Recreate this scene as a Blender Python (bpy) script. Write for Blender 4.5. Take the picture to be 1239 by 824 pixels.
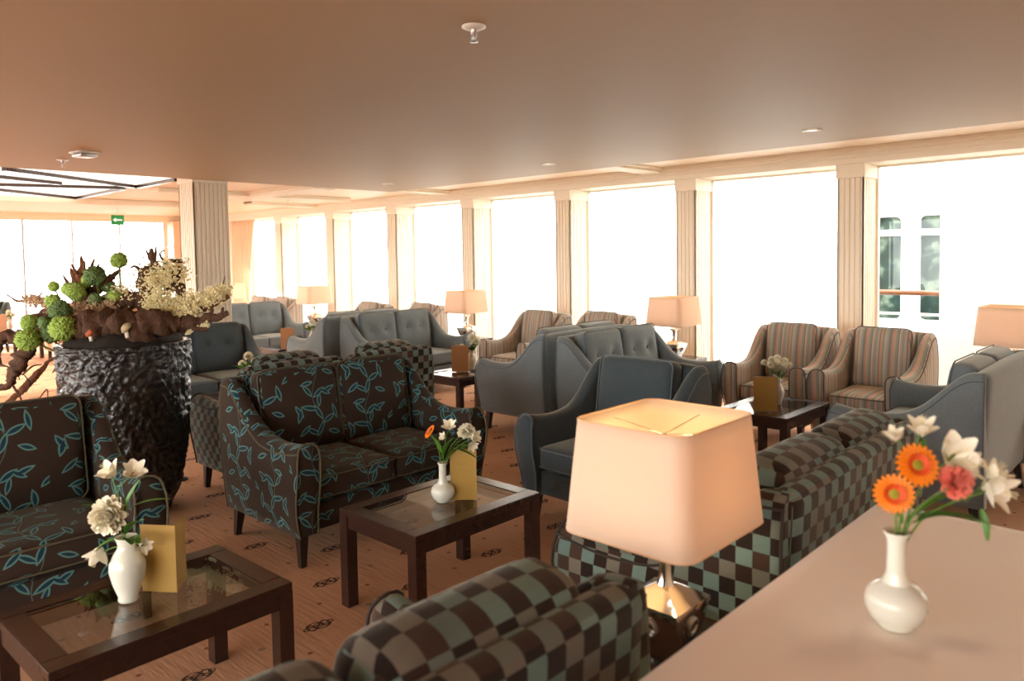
import bpy, bmesh, math, random
from math import sin, cos, pi, radians, sqrt, atan2, floor
from mathutils import Vector, Matrix, noise
random.seed(7)
SC = bpy.context.scene
for o in list(bpy.data.objects): bpy.data.objects.remove(o)

# ------------------------------------------------------------------ camera
YAW, PITCH, ROLL, FPX, PPY = .75836, .04858, -.01539, 909.14, 354.13
cam_d = bpy.data.cameras.new('camera'); cam = bpy.data.objects.new('camera', cam_d)
SC.collection.objects.link(cam); SC.camera = cam
fw = Vector((-sin(YAW)*cos(PITCH), cos(YAW)*cos(PITCH), -sin(PITCH)))
rt0 = Vector((cos(YAW), sin(YAW), 0)); up0 = rt0.cross(fw)
rt = rt0*cos(ROLL) + up0*sin(ROLL); up = -rt0*sin(ROLL) + up0*cos(ROLL)
m = Matrix((rt, up, -fw)).transposed().to_4x4(); m.translation = Vector((0, 0, 1.6))
cam.matrix_world = m
cam_d.sensor_width = 36; cam_d.lens = FPX/1239*36
cam_d.shift_y = -(412-PPY)/1239
cam_d.clip_start = .05; cam_d.clip_end = 200
cam_d.dof.use_dof = True; cam_d.dof.focus_distance = 4.0; cam_d.dof.aperture_fstop = 2.8

# ------------------------------------------------------------------ light and exposure
SC.view_settings.view_transform = 'Standard'; SC.view_settings.look = 'None'
SC.view_settings.exposure = 1.42; SC.view_settings.gamma = 1; SC.view_settings.use_curve_mapping = False
SC.cycles.max_bounces = 8; SC.cycles.diffuse_bounces = 5; SC.cycles.glossy_bounces = 4
SC.cycles.transparent_max_bounces = 12; SC.cycles.transmission_bounces = 6
SC.cycles.sample_clamp_indirect = 6; SC.cycles.use_denoising = True
SC.cycles.caustics_reflective = False; SC.cycles.caustics_refractive = False
W = bpy.data.worlds.new('daylight'); SC.world = W; W.use_nodes = True
W.node_tree.nodes['Background'].inputs[0].default_value = (1.0, .965, .92, 1)
W.node_tree.nodes['Background'].inputs[1].default_value = 4.2
LAMP_W = 1.55; SPOT_W = 5.0
WALLY, GLASSY, CEIL, CEIL2, LINT = 7.4, 7.8, 2.45, 2.56, 2.42
XF, XB, YB = -16.5, 4.5, -4.5

def area_portal(loc, rot, sx, sy):
    l = bpy.data.lights.new('window_daylight', 'AREA'); l.shape = 'RECTANGLE'; l.size = sx; l.size_y = sy
    l.cycles.is_portal = True
    o = bpy.data.objects.new('window_daylight', l); SC.collection.objects.link(o)
    o.location = loc; o.rotation_euler = rot
area_portal(((-15.8+2.5)/2, GLASSY+.02, 1.25), (radians(-90), 0, 0), 18.3, 2.4)
area_portal((XF-.06, 1.1, 1.25), (0, radians(-90), 0), 2.4, 11)
area_portal((-6, YB-.06, 1.25), (radians(90), 0, 0), 18, 2.4)
sun = bpy.data.lights.new('low_sun', 'SUN'); sun.energy = 5; sun.color = (1, .9, .76); sun.angle = radians(1.5)
so_ = bpy.data.objects.new('low_sun', sun); SC.collection.objects.link(so_)
so_.rotation_euler = (-Vector((-1, -.38, .42))).to_track_quat('-Z', 'Y').to_euler()

# ------------------------------------------------------------------ helpers
def finish(o, label=None, cat=None, group=None, kind=None):
    if label: o['label'] = label
    if cat: o['category'] = cat
    if group: o['group'] = group
    if kind: o['kind'] = kind
    return o

def empty(name, loc=(0, 0, 0), rz=0, label=None, cat=None, group=None):
    o = bpy.data.objects.new(name, None); SC.collection.objects.link(o)
    o.location = loc; o.rotation_euler = (0, 0, rz); o.empty_display_size = .1
    return finish(o, label, cat, group)

def boxuv(me):
    uv = me.uv_layers.new(name='UVMap')
    vs = me.vertices
    for p in me.polygons:
        n = p.normal; ax, ay, az = abs(n.x), abs(n.y), abs(n.z)
        for li in p.loop_indices:
            c = vs[me.loops[li].vertex_index].co
            if ax > ay and ax > az*1.0: t = (c.y, c.z)
            elif az >= ay: t = (c.x, c.z + c.y)
            else: t = (c.x, c.z)
            uv.data[li].uv = t

class MB:
    """collects one mesh"""
    def __init__(s): s.v = []; s.f = []; s.mi = []; s.cur = 0
    def add(s, vs, fs, M=None):
        b = len(s.v)
        s.v += [tuple(M @ Vector(p)) for p in vs] if M is not None else [tuple(p) for p in vs]
        s.f += [tuple(i+b for i in f) for f in fs]; s.mi += [s.cur]*len(fs); return s
    def box(s, x0, x1, y0, y1, z0, z1, c=0, M=None):
        if c <= 0:
            vs = [(x, y, z) for z in (z0, z1) for y in (y0, y1) for x in (x0, x1)]
            return s.add(vs, [(0, 2, 3, 1), (4, 5, 7, 6), (0, 1, 5, 4), (2, 6, 7, 3), (0, 4, 6, 2), (1, 3, 7, 5)], M)
        bm = bmesh.new(); bmesh.ops.create_cube(bm, size=1)
        for v in bm.verts: v.co = Vector(((x0+x1)/2+v.co.x*(x1-x0), (y0+y1)/2+v.co.y*(y1-y0), (z0+z1)/2+v.co.z*(z1-z0)))
        bmesh.ops.bevel(bm, geom=bm.edges[:], offset=c, segments=2, profile=.5, affect='EDGES')
        bm.verts.index_update()
        s.add([v.co.copy() for v in bm.verts], [tuple(v.index for v in f.verts) for f in bm.faces], M); bm.free(); return s
    def rbox(s, w, d, h, r, n=8, puff=(0, 0, 0), M=None, fn=None):
        hx = (w/2, d/2, h/2); key = {}; vs = []; fs = []
        def g(i): return sin((i/n*2-1)*pi/2)
        def vert(p):
            q = [max(-(hx[k]-r), min(hx[k]-r, p[k]*hx[k])) for k in range(3)]
            dv = Vector([p[k]*hx[k]-q[k] for k in range(3)])
            if dv.length > 1e-9: dv = dv.normalized()*r
            c = Vector(q)+dv
            e = [max(0, 1-(c[k]/hx[k])**2) for k in range(3)]
            c.x += (1 if c.x > 0 else -1)*puff[0]*e[1]*e[2]*abs(c.x/hx[0])
            c.y += (1 if c.y > 0 else -1)*puff[1]*e[0]*e[2]*abs(c.y/hx[1])
            c.z += (1 if c.z > 0 else -1)*puff[2]*e[0]*e[1]*abs(c.z/hx[2])
            if fn: c = fn(c)
            k_ = (round(p[0], 5), round(p[1], 5), round(p[2], 5))
            if k_ not in key: key[k_] = len(vs); vs.append(c)
            return key[k_]
        for ax in range(3):
            for sg in (-1, 1):
                for i in range(n):
                    for j in range(n):
                        q = []
                        for a, b in ((i, j), (i+1, j), (i+1, j+1), (i, j+1)):
                            p = [0, 0, 0]; p[ax] = sg; p[(ax+1) % 3] = g(a); p[(ax+2) % 3] = g(b)
                            q.append(vert(p))
                        fs.append(tuple(q) if sg > 0 else tuple(q[::-1]))
        return s.add(vs, fs, M)
    def loft(s, rings, closed=True, cap=True, M=None):
        n = len(rings[0]); vs = [p for r in rings for p in r]; fs = []
        for i in range(len(rings)-1):
            for j in range(n if closed else n-1):
                k = (j+1) % n
                fs.append((i*n+j, i*n+k, (i+1)*n+k, (i+1)*n+j))
        if cap: fs.append(tuple(range(n))[::-1]); fs.append(tuple((len(rings)-1)*n+j for j in range(n)))
        return s.add(vs, fs, M)
    def lathe(s, prof, n=32, M=None, cap=False, fn=None):
        rings = []
        for r, z in prof:
            rings.append([(fn(j/n*2*pi, r, z) if fn else (r*cos(j/n*2*pi), r*sin(j/n*2*pi), z)) for j in range(n)])
        return s.loft(rings, True, cap, M)
    def tube(s, pts, rad, n=8, M=None, jit=0, seed=0):
        pts = [Vector(p) for p in pts]
        if not hasattr(rad, '__len__'): rad = [rad]*len(pts)
        rings = []; ref = Vector((0, 0, 1))
        for i, p in enumerate(pts):
            t = (pts[min(i+1, len(pts)-1)]-pts[max(i-1, 0)])
            t = t.normalized() if t.length > 1e-9 else Vector((0, 0, 1))
            if i == 0: ref = Vector((0, 0, 1)) if abs(t.z) < .9 else Vector((1, 0, 0))
            a = (ref - t*ref.dot(t)); a = a.normalized() if a.length > 1e-6 else t.orthogonal().normalized()
            ref = a; b = t.cross(a); r = rad[i]; ring = []
            for j in range(n):
                th = j/n*2*pi; rr = r
                if jit: rr = r*(1+jit*(noise.noise(Vector((p.x*26+cos(th)*1.5+seed, p.y*26+sin(th)*1.5, p.z*26)))+.5*noise.noise(Vector((p.x*60+cos(th)*4, p.y*60+sin(th)*4, p.z*60)))))
                ring.append(p+a*cos(th)*rr+b*sin(th)*rr)
            rings.append(ring)
        return s.loft(rings, True, True, M)
    def build(s, name, mat, parent=None, smooth=True, uv=True, loc=None, angle=None):
        me = bpy.data.meshes.new(name); me.from_pydata(s.v, [], s.f)
        for mt in (mat if isinstance(mat, (list, tuple)) else [mat]): me.materials.append(mt)
        if any(s.mi): me.polygons.foreach_set('material_index', s.mi)
        me.polygons.foreach_set('use_smooth', [smooth]*len(s.f))
        bm = bmesh.new(); bm.from_mesh(me); bmesh.ops.recalc_face_normals(bm, faces=bm.faces); bm.to_mesh(me); bm.free()
        me.update()
        if smooth and angle: me.set_sharp_from_angle(angle=radians(angle))
        if uv: boxuv(me)
        o = bpy.data.objects.new(name, me); SC.collection.objects.link(o)
        if parent: o.parent = parent
        if loc: o.location = loc
        return o

def copy_tree(o, parent=None):
    c = o.copy(); SC.collection.objects.link(c)
    if parent: c.parent = parent; c.matrix_parent_inverse = o.matrix_parent_inverse.copy()
    for ch in o.children: copy_tree(ch, c)
    return c
def place(o, loc, rz=None, label=None, group=None, first=False):
    c = o if first else copy_tree(o)
    c.location = loc
    if rz is not None: c.rotation_euler = (0, 0, rz)
    if label: c['label'] = label
    if group: c['group'] = group
    return c

def T(x=0, y=0, z=0): return Matrix.Translation((x, y, z))
def Rx(a): return Matrix.Rotation(a, 4, 'X')
def Ry(a): return Matrix.Rotation(a, 4, 'Y')
def Rz(a): return Matrix.Rotation(a, 4, 'Z')
def aim(d):
    return Vector(d).to_track_quat('Z', 'Y').to_matrix().to_4x4()
def bez(pts, n=24):
    """Catmull-Rom through points (each (x,y,z,r))"""
    P = [Vector(p) if len(p) == 4 else Vector((*p, 0)) for p in pts]; out = []
    for i in range(len(P)-1):
        a = P[max(i-1, 0)]; b = P[i]; c = P[i+1]; d = P[min(i+2, len(P)-1)]
        k = max(2, n//(len(P)-1))
        for j in range(k):
            t = j/k
            out.append(.5*((2*b)+(c-a)*t+(2*a-5*b+4*c-d)*t*t+(3*b-a-3*c+d)*t**3))
    out.append(P[-1]); return out

# ------------------------------------------------------------------ materials
class NT:
    def __init__(s, name):
        s.m = bpy.data.materials.new(name); s.m.use_nodes = True; s.t = s.m.node_tree
        s.b = s.t.nodes['Principled BSDF']; s.out = s.t.nodes['Material Output']
    def n(s, ty, **kw):
        nd = s.t.nodes.new(ty)
        for k, v in kw.items(): setattr(nd, k, v)
        return nd
    def L(s, a, b): s.t.links.new(a, b)
    def put(s, inp, v):
        if isinstance(v, bpy.types.NodeSocket): s.L(v, inp)
        elif v is not None:
            if isinstance(v, tuple) and len(v) == 3 and len(inp.default_value) == 4: v = (*v, 1)
            inp.default_value = v
    def math(s, op, a, b=None, c=None, clamp=False):
        nd = s.n('ShaderNodeMath', operation=op, use_clamp=clamp)
        s.put(nd.inputs[0], a); s.put(nd.inputs[1], b)
        if c is not None: s.put(nd.inputs[2], c)
        return nd.outputs[0]
    def mix(s, f, a, b):
        nd = s.n('ShaderNodeMix', data_type='RGBA')
        s.put(nd.inputs['Factor'], f); s.put(nd.inputs[6], a); s.put(nd.inputs[7], b); return nd.outputs[2]
    def noise(s, vec, scale, detail=2, rough=.5):
        nd = s.n('ShaderNodeTexNoise'); s.put(nd.inputs['Vector'], vec)
        nd.inputs['Scale'].default_value = scale; nd.inputs['Detail'].default_value = detail; nd.inputs['Roughness'].default_value = rough
        return nd.outputs['Fac']
    def ramp(s, f, stops, interp='LINEAR'):
        nd = s.n('ShaderNodeValToRGB'); s.put(nd.inputs[0], f); cr = nd.color_ramp; cr.interpolation = interp
        while len(cr.elements) < len(stops): cr.elements.new(.5)
        for e, (p, c) in zip(cr.elements, stops): e.position = p; e.color = (*c, 1) if len(c) == 3 else c
        return nd.outputs[0]
    def uv(s):
        t = s.n('ShaderNodeTexCoord'); sp = s.n('ShaderNodeSeparateXYZ'); s.L(t.outputs['UV'], sp.inputs[0])
        return t.outputs['UV'], sp.outputs[0], sp.outputs[1]
    def obj(s):
        return s.n('ShaderNodeTexCoord').outputs['Object']
    def bump(s, h, strength=.3, dist=.01):
        nd = s.n('ShaderNodeBump'); s.put(nd.inputs['Height'], h); nd.inputs['Strength'].default_value = strength
        nd.inputs['Distance'].default_value = dist; s.L(nd.outputs[0], s.b.inputs['Normal'])
    def set(s, color=None, rough=None, metal=None, **kw):
        if color is not None: s.put(s.b.inputs['Base Color'], color)
        if rough is not None: s.put(s.b.inputs['Roughness'], rough)
        if metal is not None: s.b.inputs['Metallic'].default_value = metal
        for k, v in kw.items(): s.put(s.b.inputs[k.replace('_', ' ')], v)
        return s

def srgb(r, g, b):
    f = lambda c: ((c/255+.055)/1.055)**2.4 if c/255 > .04045 else c/255/12.92
    return (f(r), f(g), f(b))
def plain(name, col, rough=.6, metal=0, var=.06, scale=14, bump=0, **kw):
    n = NT(name); o = n.obj()
    f = n.noise(o, scale, 3)
    c = n.mix(f, tuple(max(0, x*(1-var)) for x in col), tuple(x*(1+var) for x in col))
    n.set(c, rough, metal, **kw)
    if bump: n.bump(n.noise(o, scale*8, 3), bump, .004)
    return n.m
def fabric_finish(n, col, bs=.25, sheen=.25):
    uv, u, v = n.uv()
    nz = n.noise(n.obj(), 5, 3); c = n.mix(n.math('MULTIPLY', nz, .5), col, n.mix(.5, col, (.02, .02, .02)))
    n.set(c, .92); n.b.inputs['Sheen Weight'].default_value = sheen; n.b.inputs['Sheen Roughness'].default_value = .4; n.b.inputs['Sheen Tint'].default_value = (1, .95, .78, 1)
    n.b.inputs['Specular IOR Level'].default_value = .15
    h = n.math('ADD', n.noise(uv, 600, 1), n.math('MULTIPLY', n.noise(uv, 9, 3), 2.5))
    n.bump(h, bs, .004)
    return n.m

def mat_blue(name, col):
    n = NT(name); return fabric_finish(n, n.mix(n.noise(n.obj(), 60, 2), tuple(x*.85 for x in col), tuple(x*1.15 for x in col)), .3, .5)
BLUE = mat_blue('slate_blue_velvet', srgb(120, 130, 134))
NAVY = mat_blue('dark_slate_velvet', srgb(72, 83, 88))
BLUEPIPE = mat_blue('slate_piping', srgb(100, 112, 120))

def mat_leaf():
    n = NT('brown_leaf_fabric'); uv, u, v = n.uv(); Tt = .36
    ui = n.math('FLOOR', n.math('DIVIDE', u, Tt))
    v2 = n.math('ADD', v, n.math('MULTIPLY', ui, Tt*.43))
    wob = n.math('MULTIPLY', n.math('SUBTRACT', n.noise(uv, 5, 1), .5), .05)
    x = n.math('ADD', n.math('MULTIPLY', n.math('FRACT', n.math('DIVIDE', u, Tt)), Tt), wob)
    y = n.math('MULTIPLY', n.math('FRACT', n.math('DIVIDE', v2, Tt)), Tt)
    k_ = Tt/.30
    leaves = [(.135, .02, 62, .085, .013), (.15, .03, 150, .08, .0125), (.165, .085, 25, .08, .013), (.17, .10, 118, .088, .0125),
              (.15, .155, 165, .09, .013), (.15, .165, 72, .07, .012), (.125, .215, 30, .085, .013), (.12, .22, 128, .075, .012),
              (.255, .09, 100, .08, .0125), (.27, .17, 40, .07, .011), (.235, .22, 150, .07, .012), (.06, .28, 10, .07, .011), (.04, .035, 40, .075, .012), (.20, .045, -20, .07, .012), (.035, .10, 70, .075, .012), (.26, .26, 200, .075, .012), (.03, .19, -62, .07, .012)]
    sm = None
    for (lx, ly, a, ll, w) in leaves:
        lx *= k_; ly *= k_; ll *= k_*1.05; w *= k_*1.05
        ca, sa = cos(radians(a)), sin(radians(a))
        al = n.math('MULTIPLY_ADD', x, ca/ll, n.math('MULTIPLY_ADD', y, sa/ll, -(lx*ca+ly*sa)/ll))
        bb = n.math('MULTIPLY_ADD', x, -sa, n.math('MULTIPLY_ADD', y, ca, (lx*sa-ly*ca)))
        pr = n.math('MULTIPLY', n.math('MULTIPLY', al, n.math('SUBTRACT', 1, al)), 4*w)
        s_ = n.math('SUBTRACT', n.math('ABSOLUTE', bb), pr)
        sm = s_ if sm is None else n.math('MINIMUM', sm, s_)
    # stem
    st = n.math('ABSOLUTE', n.math('SUBTRACT', x, n.math('MULTIPLY_ADD', n.math('SINE', n.math('MULTIPLY', y, 2*pi/Tt)), .022*k_, .145*k_)))
    st = n.math('LESS_THAN', st, .0023)
    inside = n.math('LESS_THAN', sm, 0.0); core = n.math('LESS_THAN', sm, -.0075)
    brown = n.mix(n.noise(uv, 3, 2), srgb(50, 39, 33), srgb(66, 52, 43))
    c = n.mix(st, brown, srgb(88, 106, 102))
    c = n.mix(inside, c, srgb(96, 142, 140)); c = n.mix(core, c, srgb(30, 60, 76))
    return fabric_finish(n, c, .25, .15)
LEAF = mat_leaf()
LEAFPIPE = plain('olive_piping', srgb(88, 80, 60), .85)

def mat_check(name, su=.052, sv=.05):
    n = NT(name); uv, u, v = n.uv()
    cu = n.math('FLOOR', n.math('DIVIDE', u, su)); cv = n.math('FLOOR', n.math('DIVIDE', v, sv))
    par = n.math('FLOORED_MODULO', n.math('ADD', cu, cv), 2)
    cid = n.n('ShaderNodeCombineXYZ'); n.L(cu, cid.inputs[0]); n.L(cv, cid.inputs[1])
    wn = n.n('ShaderNodeTexWhiteNoise', noise_dimensions='2D'); n.L(cid.outputs[0], wn.inputs['Vector'])
    streak = n.n('ShaderNodeMapping'); n.L(uv, streak.inputs[0]); streak.inputs['Scale'].default_value = (14, 160, 1)
    sn = n.noise(streak.outputs[0], 1, 2)
    light = n.ramp(wn.outputs['Value'], [(0, srgb(126, 152, 144)), (.45, srgb(106, 130, 124)), (.7, srgb(124, 114, 102))])
    dark = n.ramp(wn.outputs['Value'], [(0, srgb(34, 24, 22)), (.6, srgb(46, 33, 28)), (1, srgb(76, 56, 46))])
    light = n.mix(n.math('MULTIPLY', sn, .5), light, srgb(92, 100, 92))
    c = n.mix(par, dark, light)
    return fabric_finish(n, c, .3, .25)
CHECK = mat_check('checked_brown_teal_fabric')

def mat_stripe():
    n = NT('striped_fabric'); uv, u, v = n.uv()
    f = n.math('FRACT', n.math('DIVIDE', n.math('ADD', u, .03), .205))
    cols = dict(o=(206, 164, 144), t=(190, 174, 156), g=(158, 160, 146), n=(106, 108, 114), c=(212, 202, 184), s=(154, 166, 162), b=(172, 146, 130))
    seq = [('t', .10), ('n', .025), ('o', .09), ('g', .08), ('c', .03), ('t', .08), ('s', .07), ('n', .02), ('b', .07), ('o', .08), ('t', .06), ('g', .09), ('n', .025), ('c', .04), ('o', .06), ('s', .08)]
    st = []; p = 0
    for k, w in seq: st.append((p, srgb(*cols[k]))); p += w
    c = n.ramp(f, st, 'CONSTANT')
    return fabric_finish(n, c, .25, .25)
STRIPE = mat_stripe()
STRIPEPIPE = plain('taupe_piping', srgb(96, 86, 78), .85); CHECKPIPE = plain('brown_piping', srgb(50, 40, 35), .85)

def mat_wood(name, a, b, rough=.35):
    n = NT(name); o = n.obj(); mp = n.n('ShaderNodeMapping'); n.L(o, mp.inputs[0]); mp.inputs['Scale'].default_value = (3, 30, 30)
    f = n.noise(mp.outputs[0], 1.5, 4, .6)
    n.set(n.mix(f, a, b), rough); n.bump(f, .06, .002); return n.m
WENGE = mat_wood('dark_wenge_wood', srgb(38, 24, 20), srgb(62, 38, 30), .22)
LEGWOOD = mat_wood('black_brown_wood', srgb(30, 20, 17), srgb(46, 28, 22), .3)

def mat_glass(name, tint=(.92, .96, .95), ior=1.5):
    n = NT(name); t = n.t; t.nodes.remove(n.b)
    tr = n.n('ShaderNodeBsdfTransparent'); tr.inputs[0].default_value = (*tint, 1)
    gl = n.n('ShaderNodeBsdfGlossy'); gl.inputs['Roughness'].default_value = .015
    fr = n.n('ShaderNodeFresnel'); fr.inputs[0].default_value = ior
    mx = n.n('ShaderNodeMixShader'); ge = n.n('ShaderNodeNewGeometry'); fb = n.math('MULTIPLY', fr.outputs[0], n.math('SUBTRACT', 1, ge.outputs['Backfacing'])); n.L(fb, mx.inputs[0])
    n.L(tr.outputs[0], mx.inputs[1]); n.L(gl.outputs[0], mx.inputs[2]); n.L(mx.outputs[0], n.out.inputs[0])
    return n.m
GLASS = mat_glass('window_glass', (.97, .98, .98)); TGLASS = mat_glass('tabletop_glass', (.74, .76, .74), 1.9)
PAINT = plain('cream_paint', srgb(232, 220, 200), .55, var=.02)
CEILM = plain('lamp_tinted_ceiling_paint', srgb(180, 155, 124), .6, var=.02)  # white ceiling with the warm lamplight put into its base colour
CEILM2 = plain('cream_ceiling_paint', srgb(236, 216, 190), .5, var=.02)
PINKWALL = plain('blush_wall_paint', srgb(226, 196, 170), .6, var=.02)
CHROME = plain('polished_silver', (.82, .8, .76), .12, 1.0, var=.03)
STEEL = plain('brushed_steel', (.5, .5, .5), .35, 1.0)
WHITEM = plain('white_enamel', srgb(240, 238, 232), .35, var=.02)
BLACKM = plain('black_metal', srgb(20, 19, 19), .4, .6)
PORC = plain('milk_glass', srgb(228, 228, 214), .12, var=.02); 
GOLD = plain('ochre_card', srgb(176, 140, 66), .45, var=.08, scale=5)
TAN = plain('tan_card', srgb(160, 108, 62), .5, var=.08, scale=5)
STEMG = plain('green_stem', srgb(92, 130, 44), .5, var=.15)
LEAFG = plain('green_leaf', srgb(74, 124, 36), .45, var=.25, scale=30)
PETW = plain('white_petal', srgb(244, 236, 214), .5, var=.05, scale=40)
PETC = plain('cream_petal', srgb(252, 246, 226), .5, var=.08, scale=40)
PETO = plain('orange_petal', srgb(250, 140, 20), .5, var=.2, scale=60)
PETO2 = plain('red_orange_petal', srgb(232, 84, 24), .5, var=.1, scale=60)
PETP = plain('coral_petal', srgb(246, 148, 128), .5, var=.12, scale=50)
CENT = plain('olive_flower_centre', srgb(158, 150, 40), .7, var=.2, scale=200)
BALLG = plain('lime_flower_head', srgb(160, 190, 88), .7, var=.3, scale=40, bump=.4)
BALLD = plain('deep_green_flower_head', srgb(104, 132, 76), .7, var=.3, scale=40, bump=.4)
SPRAY = plain('straw_floret', srgb(246, 236, 190), .7, var=.12, scale=30)
SPRAYP = plain('dried_pink_floret', srgb(206, 176, 142), .7, var=.2, scale=30)
def mat_drift(name, a, b):
    n = NT(name); o = n.obj(); f = n.noise(o, 16, 5, .65)
    n.set(n.mix(n.math('MULTIPLY', f, 1.0), a, b), .85); n.bump(n.noise(o, 60, 4), .7, .012); return n.m
DRIFT = mat_drift('driftwood_bark', srgb(40, 25, 18), srgb(118, 82, 58))
DRIFTR = mat_drift('reddish_root_bark', srgb(84, 46, 28), srgb(150, 96, 58))

def mat_shade():
    n = NT('lamp_shade_fabric'); t = n.t; t.nodes.remove(n.b)
    d = n.n('ShaderNodeBsdfDiffuse'); tr = n.n('ShaderNodeBsdfTranslucent')
    uv = n.obj(); f = n.noise(uv, 250, 2); c = n.mix(f, srgb(238, 216, 192), srgb(246, 228, 208))
    n.L(c, d.inputs[0]); tr.inputs[0].default_value = (*srgb(238, 208, 186), 1)
    mx = n.n('ShaderNodeMixShader'); mx.inputs[0].default_value = .34
    n.L(d.outputs[0], mx.inputs[1]); n.L(tr.outputs[0], mx.inputs[2]); n.L(mx.outputs[0], n.out.inputs[0]); return n.m
SHADE = mat_shade(); SHTRIM = plain('shade_trim', srgb(232, 190, 150), .7)
def emis(name, col, s):
    n = NT(name); n.set((.8, .8, .8)); n.b.inputs['Emission Color'].default_value = (*col, 1); n.b.inputs['Emission Strength'].default_value = s; return n.m
BULB = emis('glowing_bulb', (1, .72, .35), 8)
DOWNL = emis('downlight_lens', (1, .86, .66), 1.2)
SKYP = emis('luminous_panel', (1, .93, .82), .6)

def mat_carpet():
    n = NT('terracotta_carpet'); o = n.obj(); sp = n.n('ShaderNodeSeparateXYZ'); n.L(o, sp.inputs[0]); X, Y = sp.outputs[0], sp.outputs[1]
    AX, AY = .355, .535
    base = n.mix(n.noise(o, 1.2, 3), srgb(198, 150, 116), srgb(216, 170, 134))
    base = n.mix(n.math('MULTIPLY', n.noise(o, 420, 2), .55), base, srgb(166, 118, 88))
    stk = n.n('ShaderNodeMapping'); n.L(o, stk.inputs[0]); stk.inputs['Scale'].default_value = (5, 45, 1)
    base = n.mix(n.math('MULTIPLY', n.math('GREATER_THAN', n.noise(stk.outputs[0], 1, 3), .58), .18), base, srgb(146, 104, 78))
    gx = n.math('DIVIDE', n.math('ADD', X, 2.84+AX*60+AX*.5), AX); ix = n.math('FLOOR', gx)
    odd = n.math('FLOORED_MODULO', ix, 2)
    fx = n.math('MULTIPLY', n.math('SUBTRACT', n.math('FRACT', gx), .5), AX)
    gy = n.math('ADD', n.math('DIVIDE', n.math('ADD', Y, -1.2+AY*60+AY*.5), AY), n.math('MULTIPLY', odd, .5))
    fy = n.math('MULTIPLY', n.math('SUBTRACT', n.math('FRACT', gy), .5), AY)
    def ell(cx, cy, rx, ry, th):
        a = n.math('DIVIDE', n.math('SUBTRACT', fx, cx), rx); b = n.math('DIVIDE', n.math('SUBTRACT', fy, cy), ry)
        r = n.math('SQRT', n.math('ADD', n.math('MULTIPLY', a, a), n.math('MULTIPLY', b, b)))
        return n.math('LESS_THAN', n.math('ABSOLUTE', n.math('SUBTRACT', r, 1)), th)
    mk = None
    for e in ((0, 0, .017, .024, .2), (0, .036, .026, .018, .2), (0, -.036, .026, .018, .2), (.018, .012, .016, .03, .2), (-.018, -.012, .016, .03, .2), (0, .058, .012, .012, .28), (0, -.058, .012, .012, .28)):
        q = ell(*e); mk = q if mk is None else n.math('MAXIMUM', mk, q)
    def dot(offx, offy, r, sx=1.0):
        a = n.math('FRACT', n.math('ADD', gx, offx)); b = n.math('FRACT', n.math('ADD', gy, offy))
        a = n.math('MULTIPLY', n.math('SUBTRACT', a, .5), AX*sx); b = n.math('MULTIPLY', n.math('SUBTRACT', b, .5), AY)
        return n.math('LESS_THAN', n.math('ADD', n.math('MULTIPLY', a, a), n.math('MULTIPLY', b, b)), r*r)
    d1 = n.math('MAXIMUM', dot(.5, .28, .011), dot(.5, -.22, .011)); d2 = dot(.0, .5, .014)
    mk = n.math('MULTIPLY', mk, .9)
    c = n.mix(n.math('MULTIPLY', d1, .75), base, srgb(96, 44, 34)); c = n.mix(n.math('MULTIPLY', d2, .6), c, srgb(96, 92, 66)); c = n.mix(mk, c, srgb(34, 24, 24))
    n.set(c, .95); n.b.inputs['Specular IOR Level'].default_value = .1
    n.bump(n.math('ADD', n.noise(o, 500, 2), n.math('MULTIPLY', n.noise(stk.outputs[0], 1, 3), 3)), .4, .006); return n.m
CARPET = mat_carpet()
def mat_pot():
    n = NT('crinkled_black_lacquer'); o = n.obj()
    n.set(n.mix(n.noise(o, 9, 3), srgb(10, 8, 8), srgb(26, 20, 19)), .34); n.b.inputs['Specular IOR Level'].default_value = .6
    n.b.inputs['Coat Weight'].default_value = .5; n.b.inputs['Coat Roughness'].default_value = .12
    n.bump(n.noise(o, 34, 4), 1.0, .02); return n.m
POTM = mat_pot()
def mat_cloth():
    n = NT('blush_table_linen'); o = n.obj()
    n.set(n.mix(n.noise(o, 2, 2), srgb(240, 224, 210), srgb(246, 232, 220)), .7); n.b.inputs['Sheen Weight'].default_value = .2
    n.bump(n.noise(o, 4, 3), .35, .03); return n.m
LINEN = mat_cloth()

# ------------------------------------------------------------------ the room
def struct(name, mb, mat, smooth=False): return finish(mb.build(name, mat, smooth=smooth), kind='structure')
struct('floor', MB().box(XF, XB, YB, GLASSY+.1, -.08, 0), CARPET)
# low suspended ceiling with its lip, and the higher ceiling round it
EX, EY = -7.82, 6.02
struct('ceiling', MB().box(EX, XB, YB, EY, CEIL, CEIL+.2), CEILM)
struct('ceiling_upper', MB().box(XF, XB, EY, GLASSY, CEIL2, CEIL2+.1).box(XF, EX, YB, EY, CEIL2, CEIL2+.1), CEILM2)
trim = MB()
trim.box(EX-.03, XB, EY, EY+.03, CEIL+.02, CEIL+.05); trim.box(EX-.03, EX, YB, EY+.03, CEIL+.02, CEIL+.05)
struct('trim_1', trim, PAINT)
cr = MB()   # cornice along the window wall
for (y, z0, z1) in ((WALLY-.14, 2.525, 2.56), (WALLY-.11, 2.505, 2.535), (WALLY-.05, 2.475, 2.51), (WALLY-.02, 2.42, 2.48)):
    cr.box(XF, XB, y, WALLY+.02, z0, z1, .004)
struct('trim_2', cr, PAINT)
struct('wall_windows_head', MB().box(XF, XB, WALLY, GLASSY+.06, LINT, CEIL2+.1), PAINT)
k = 3
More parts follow.
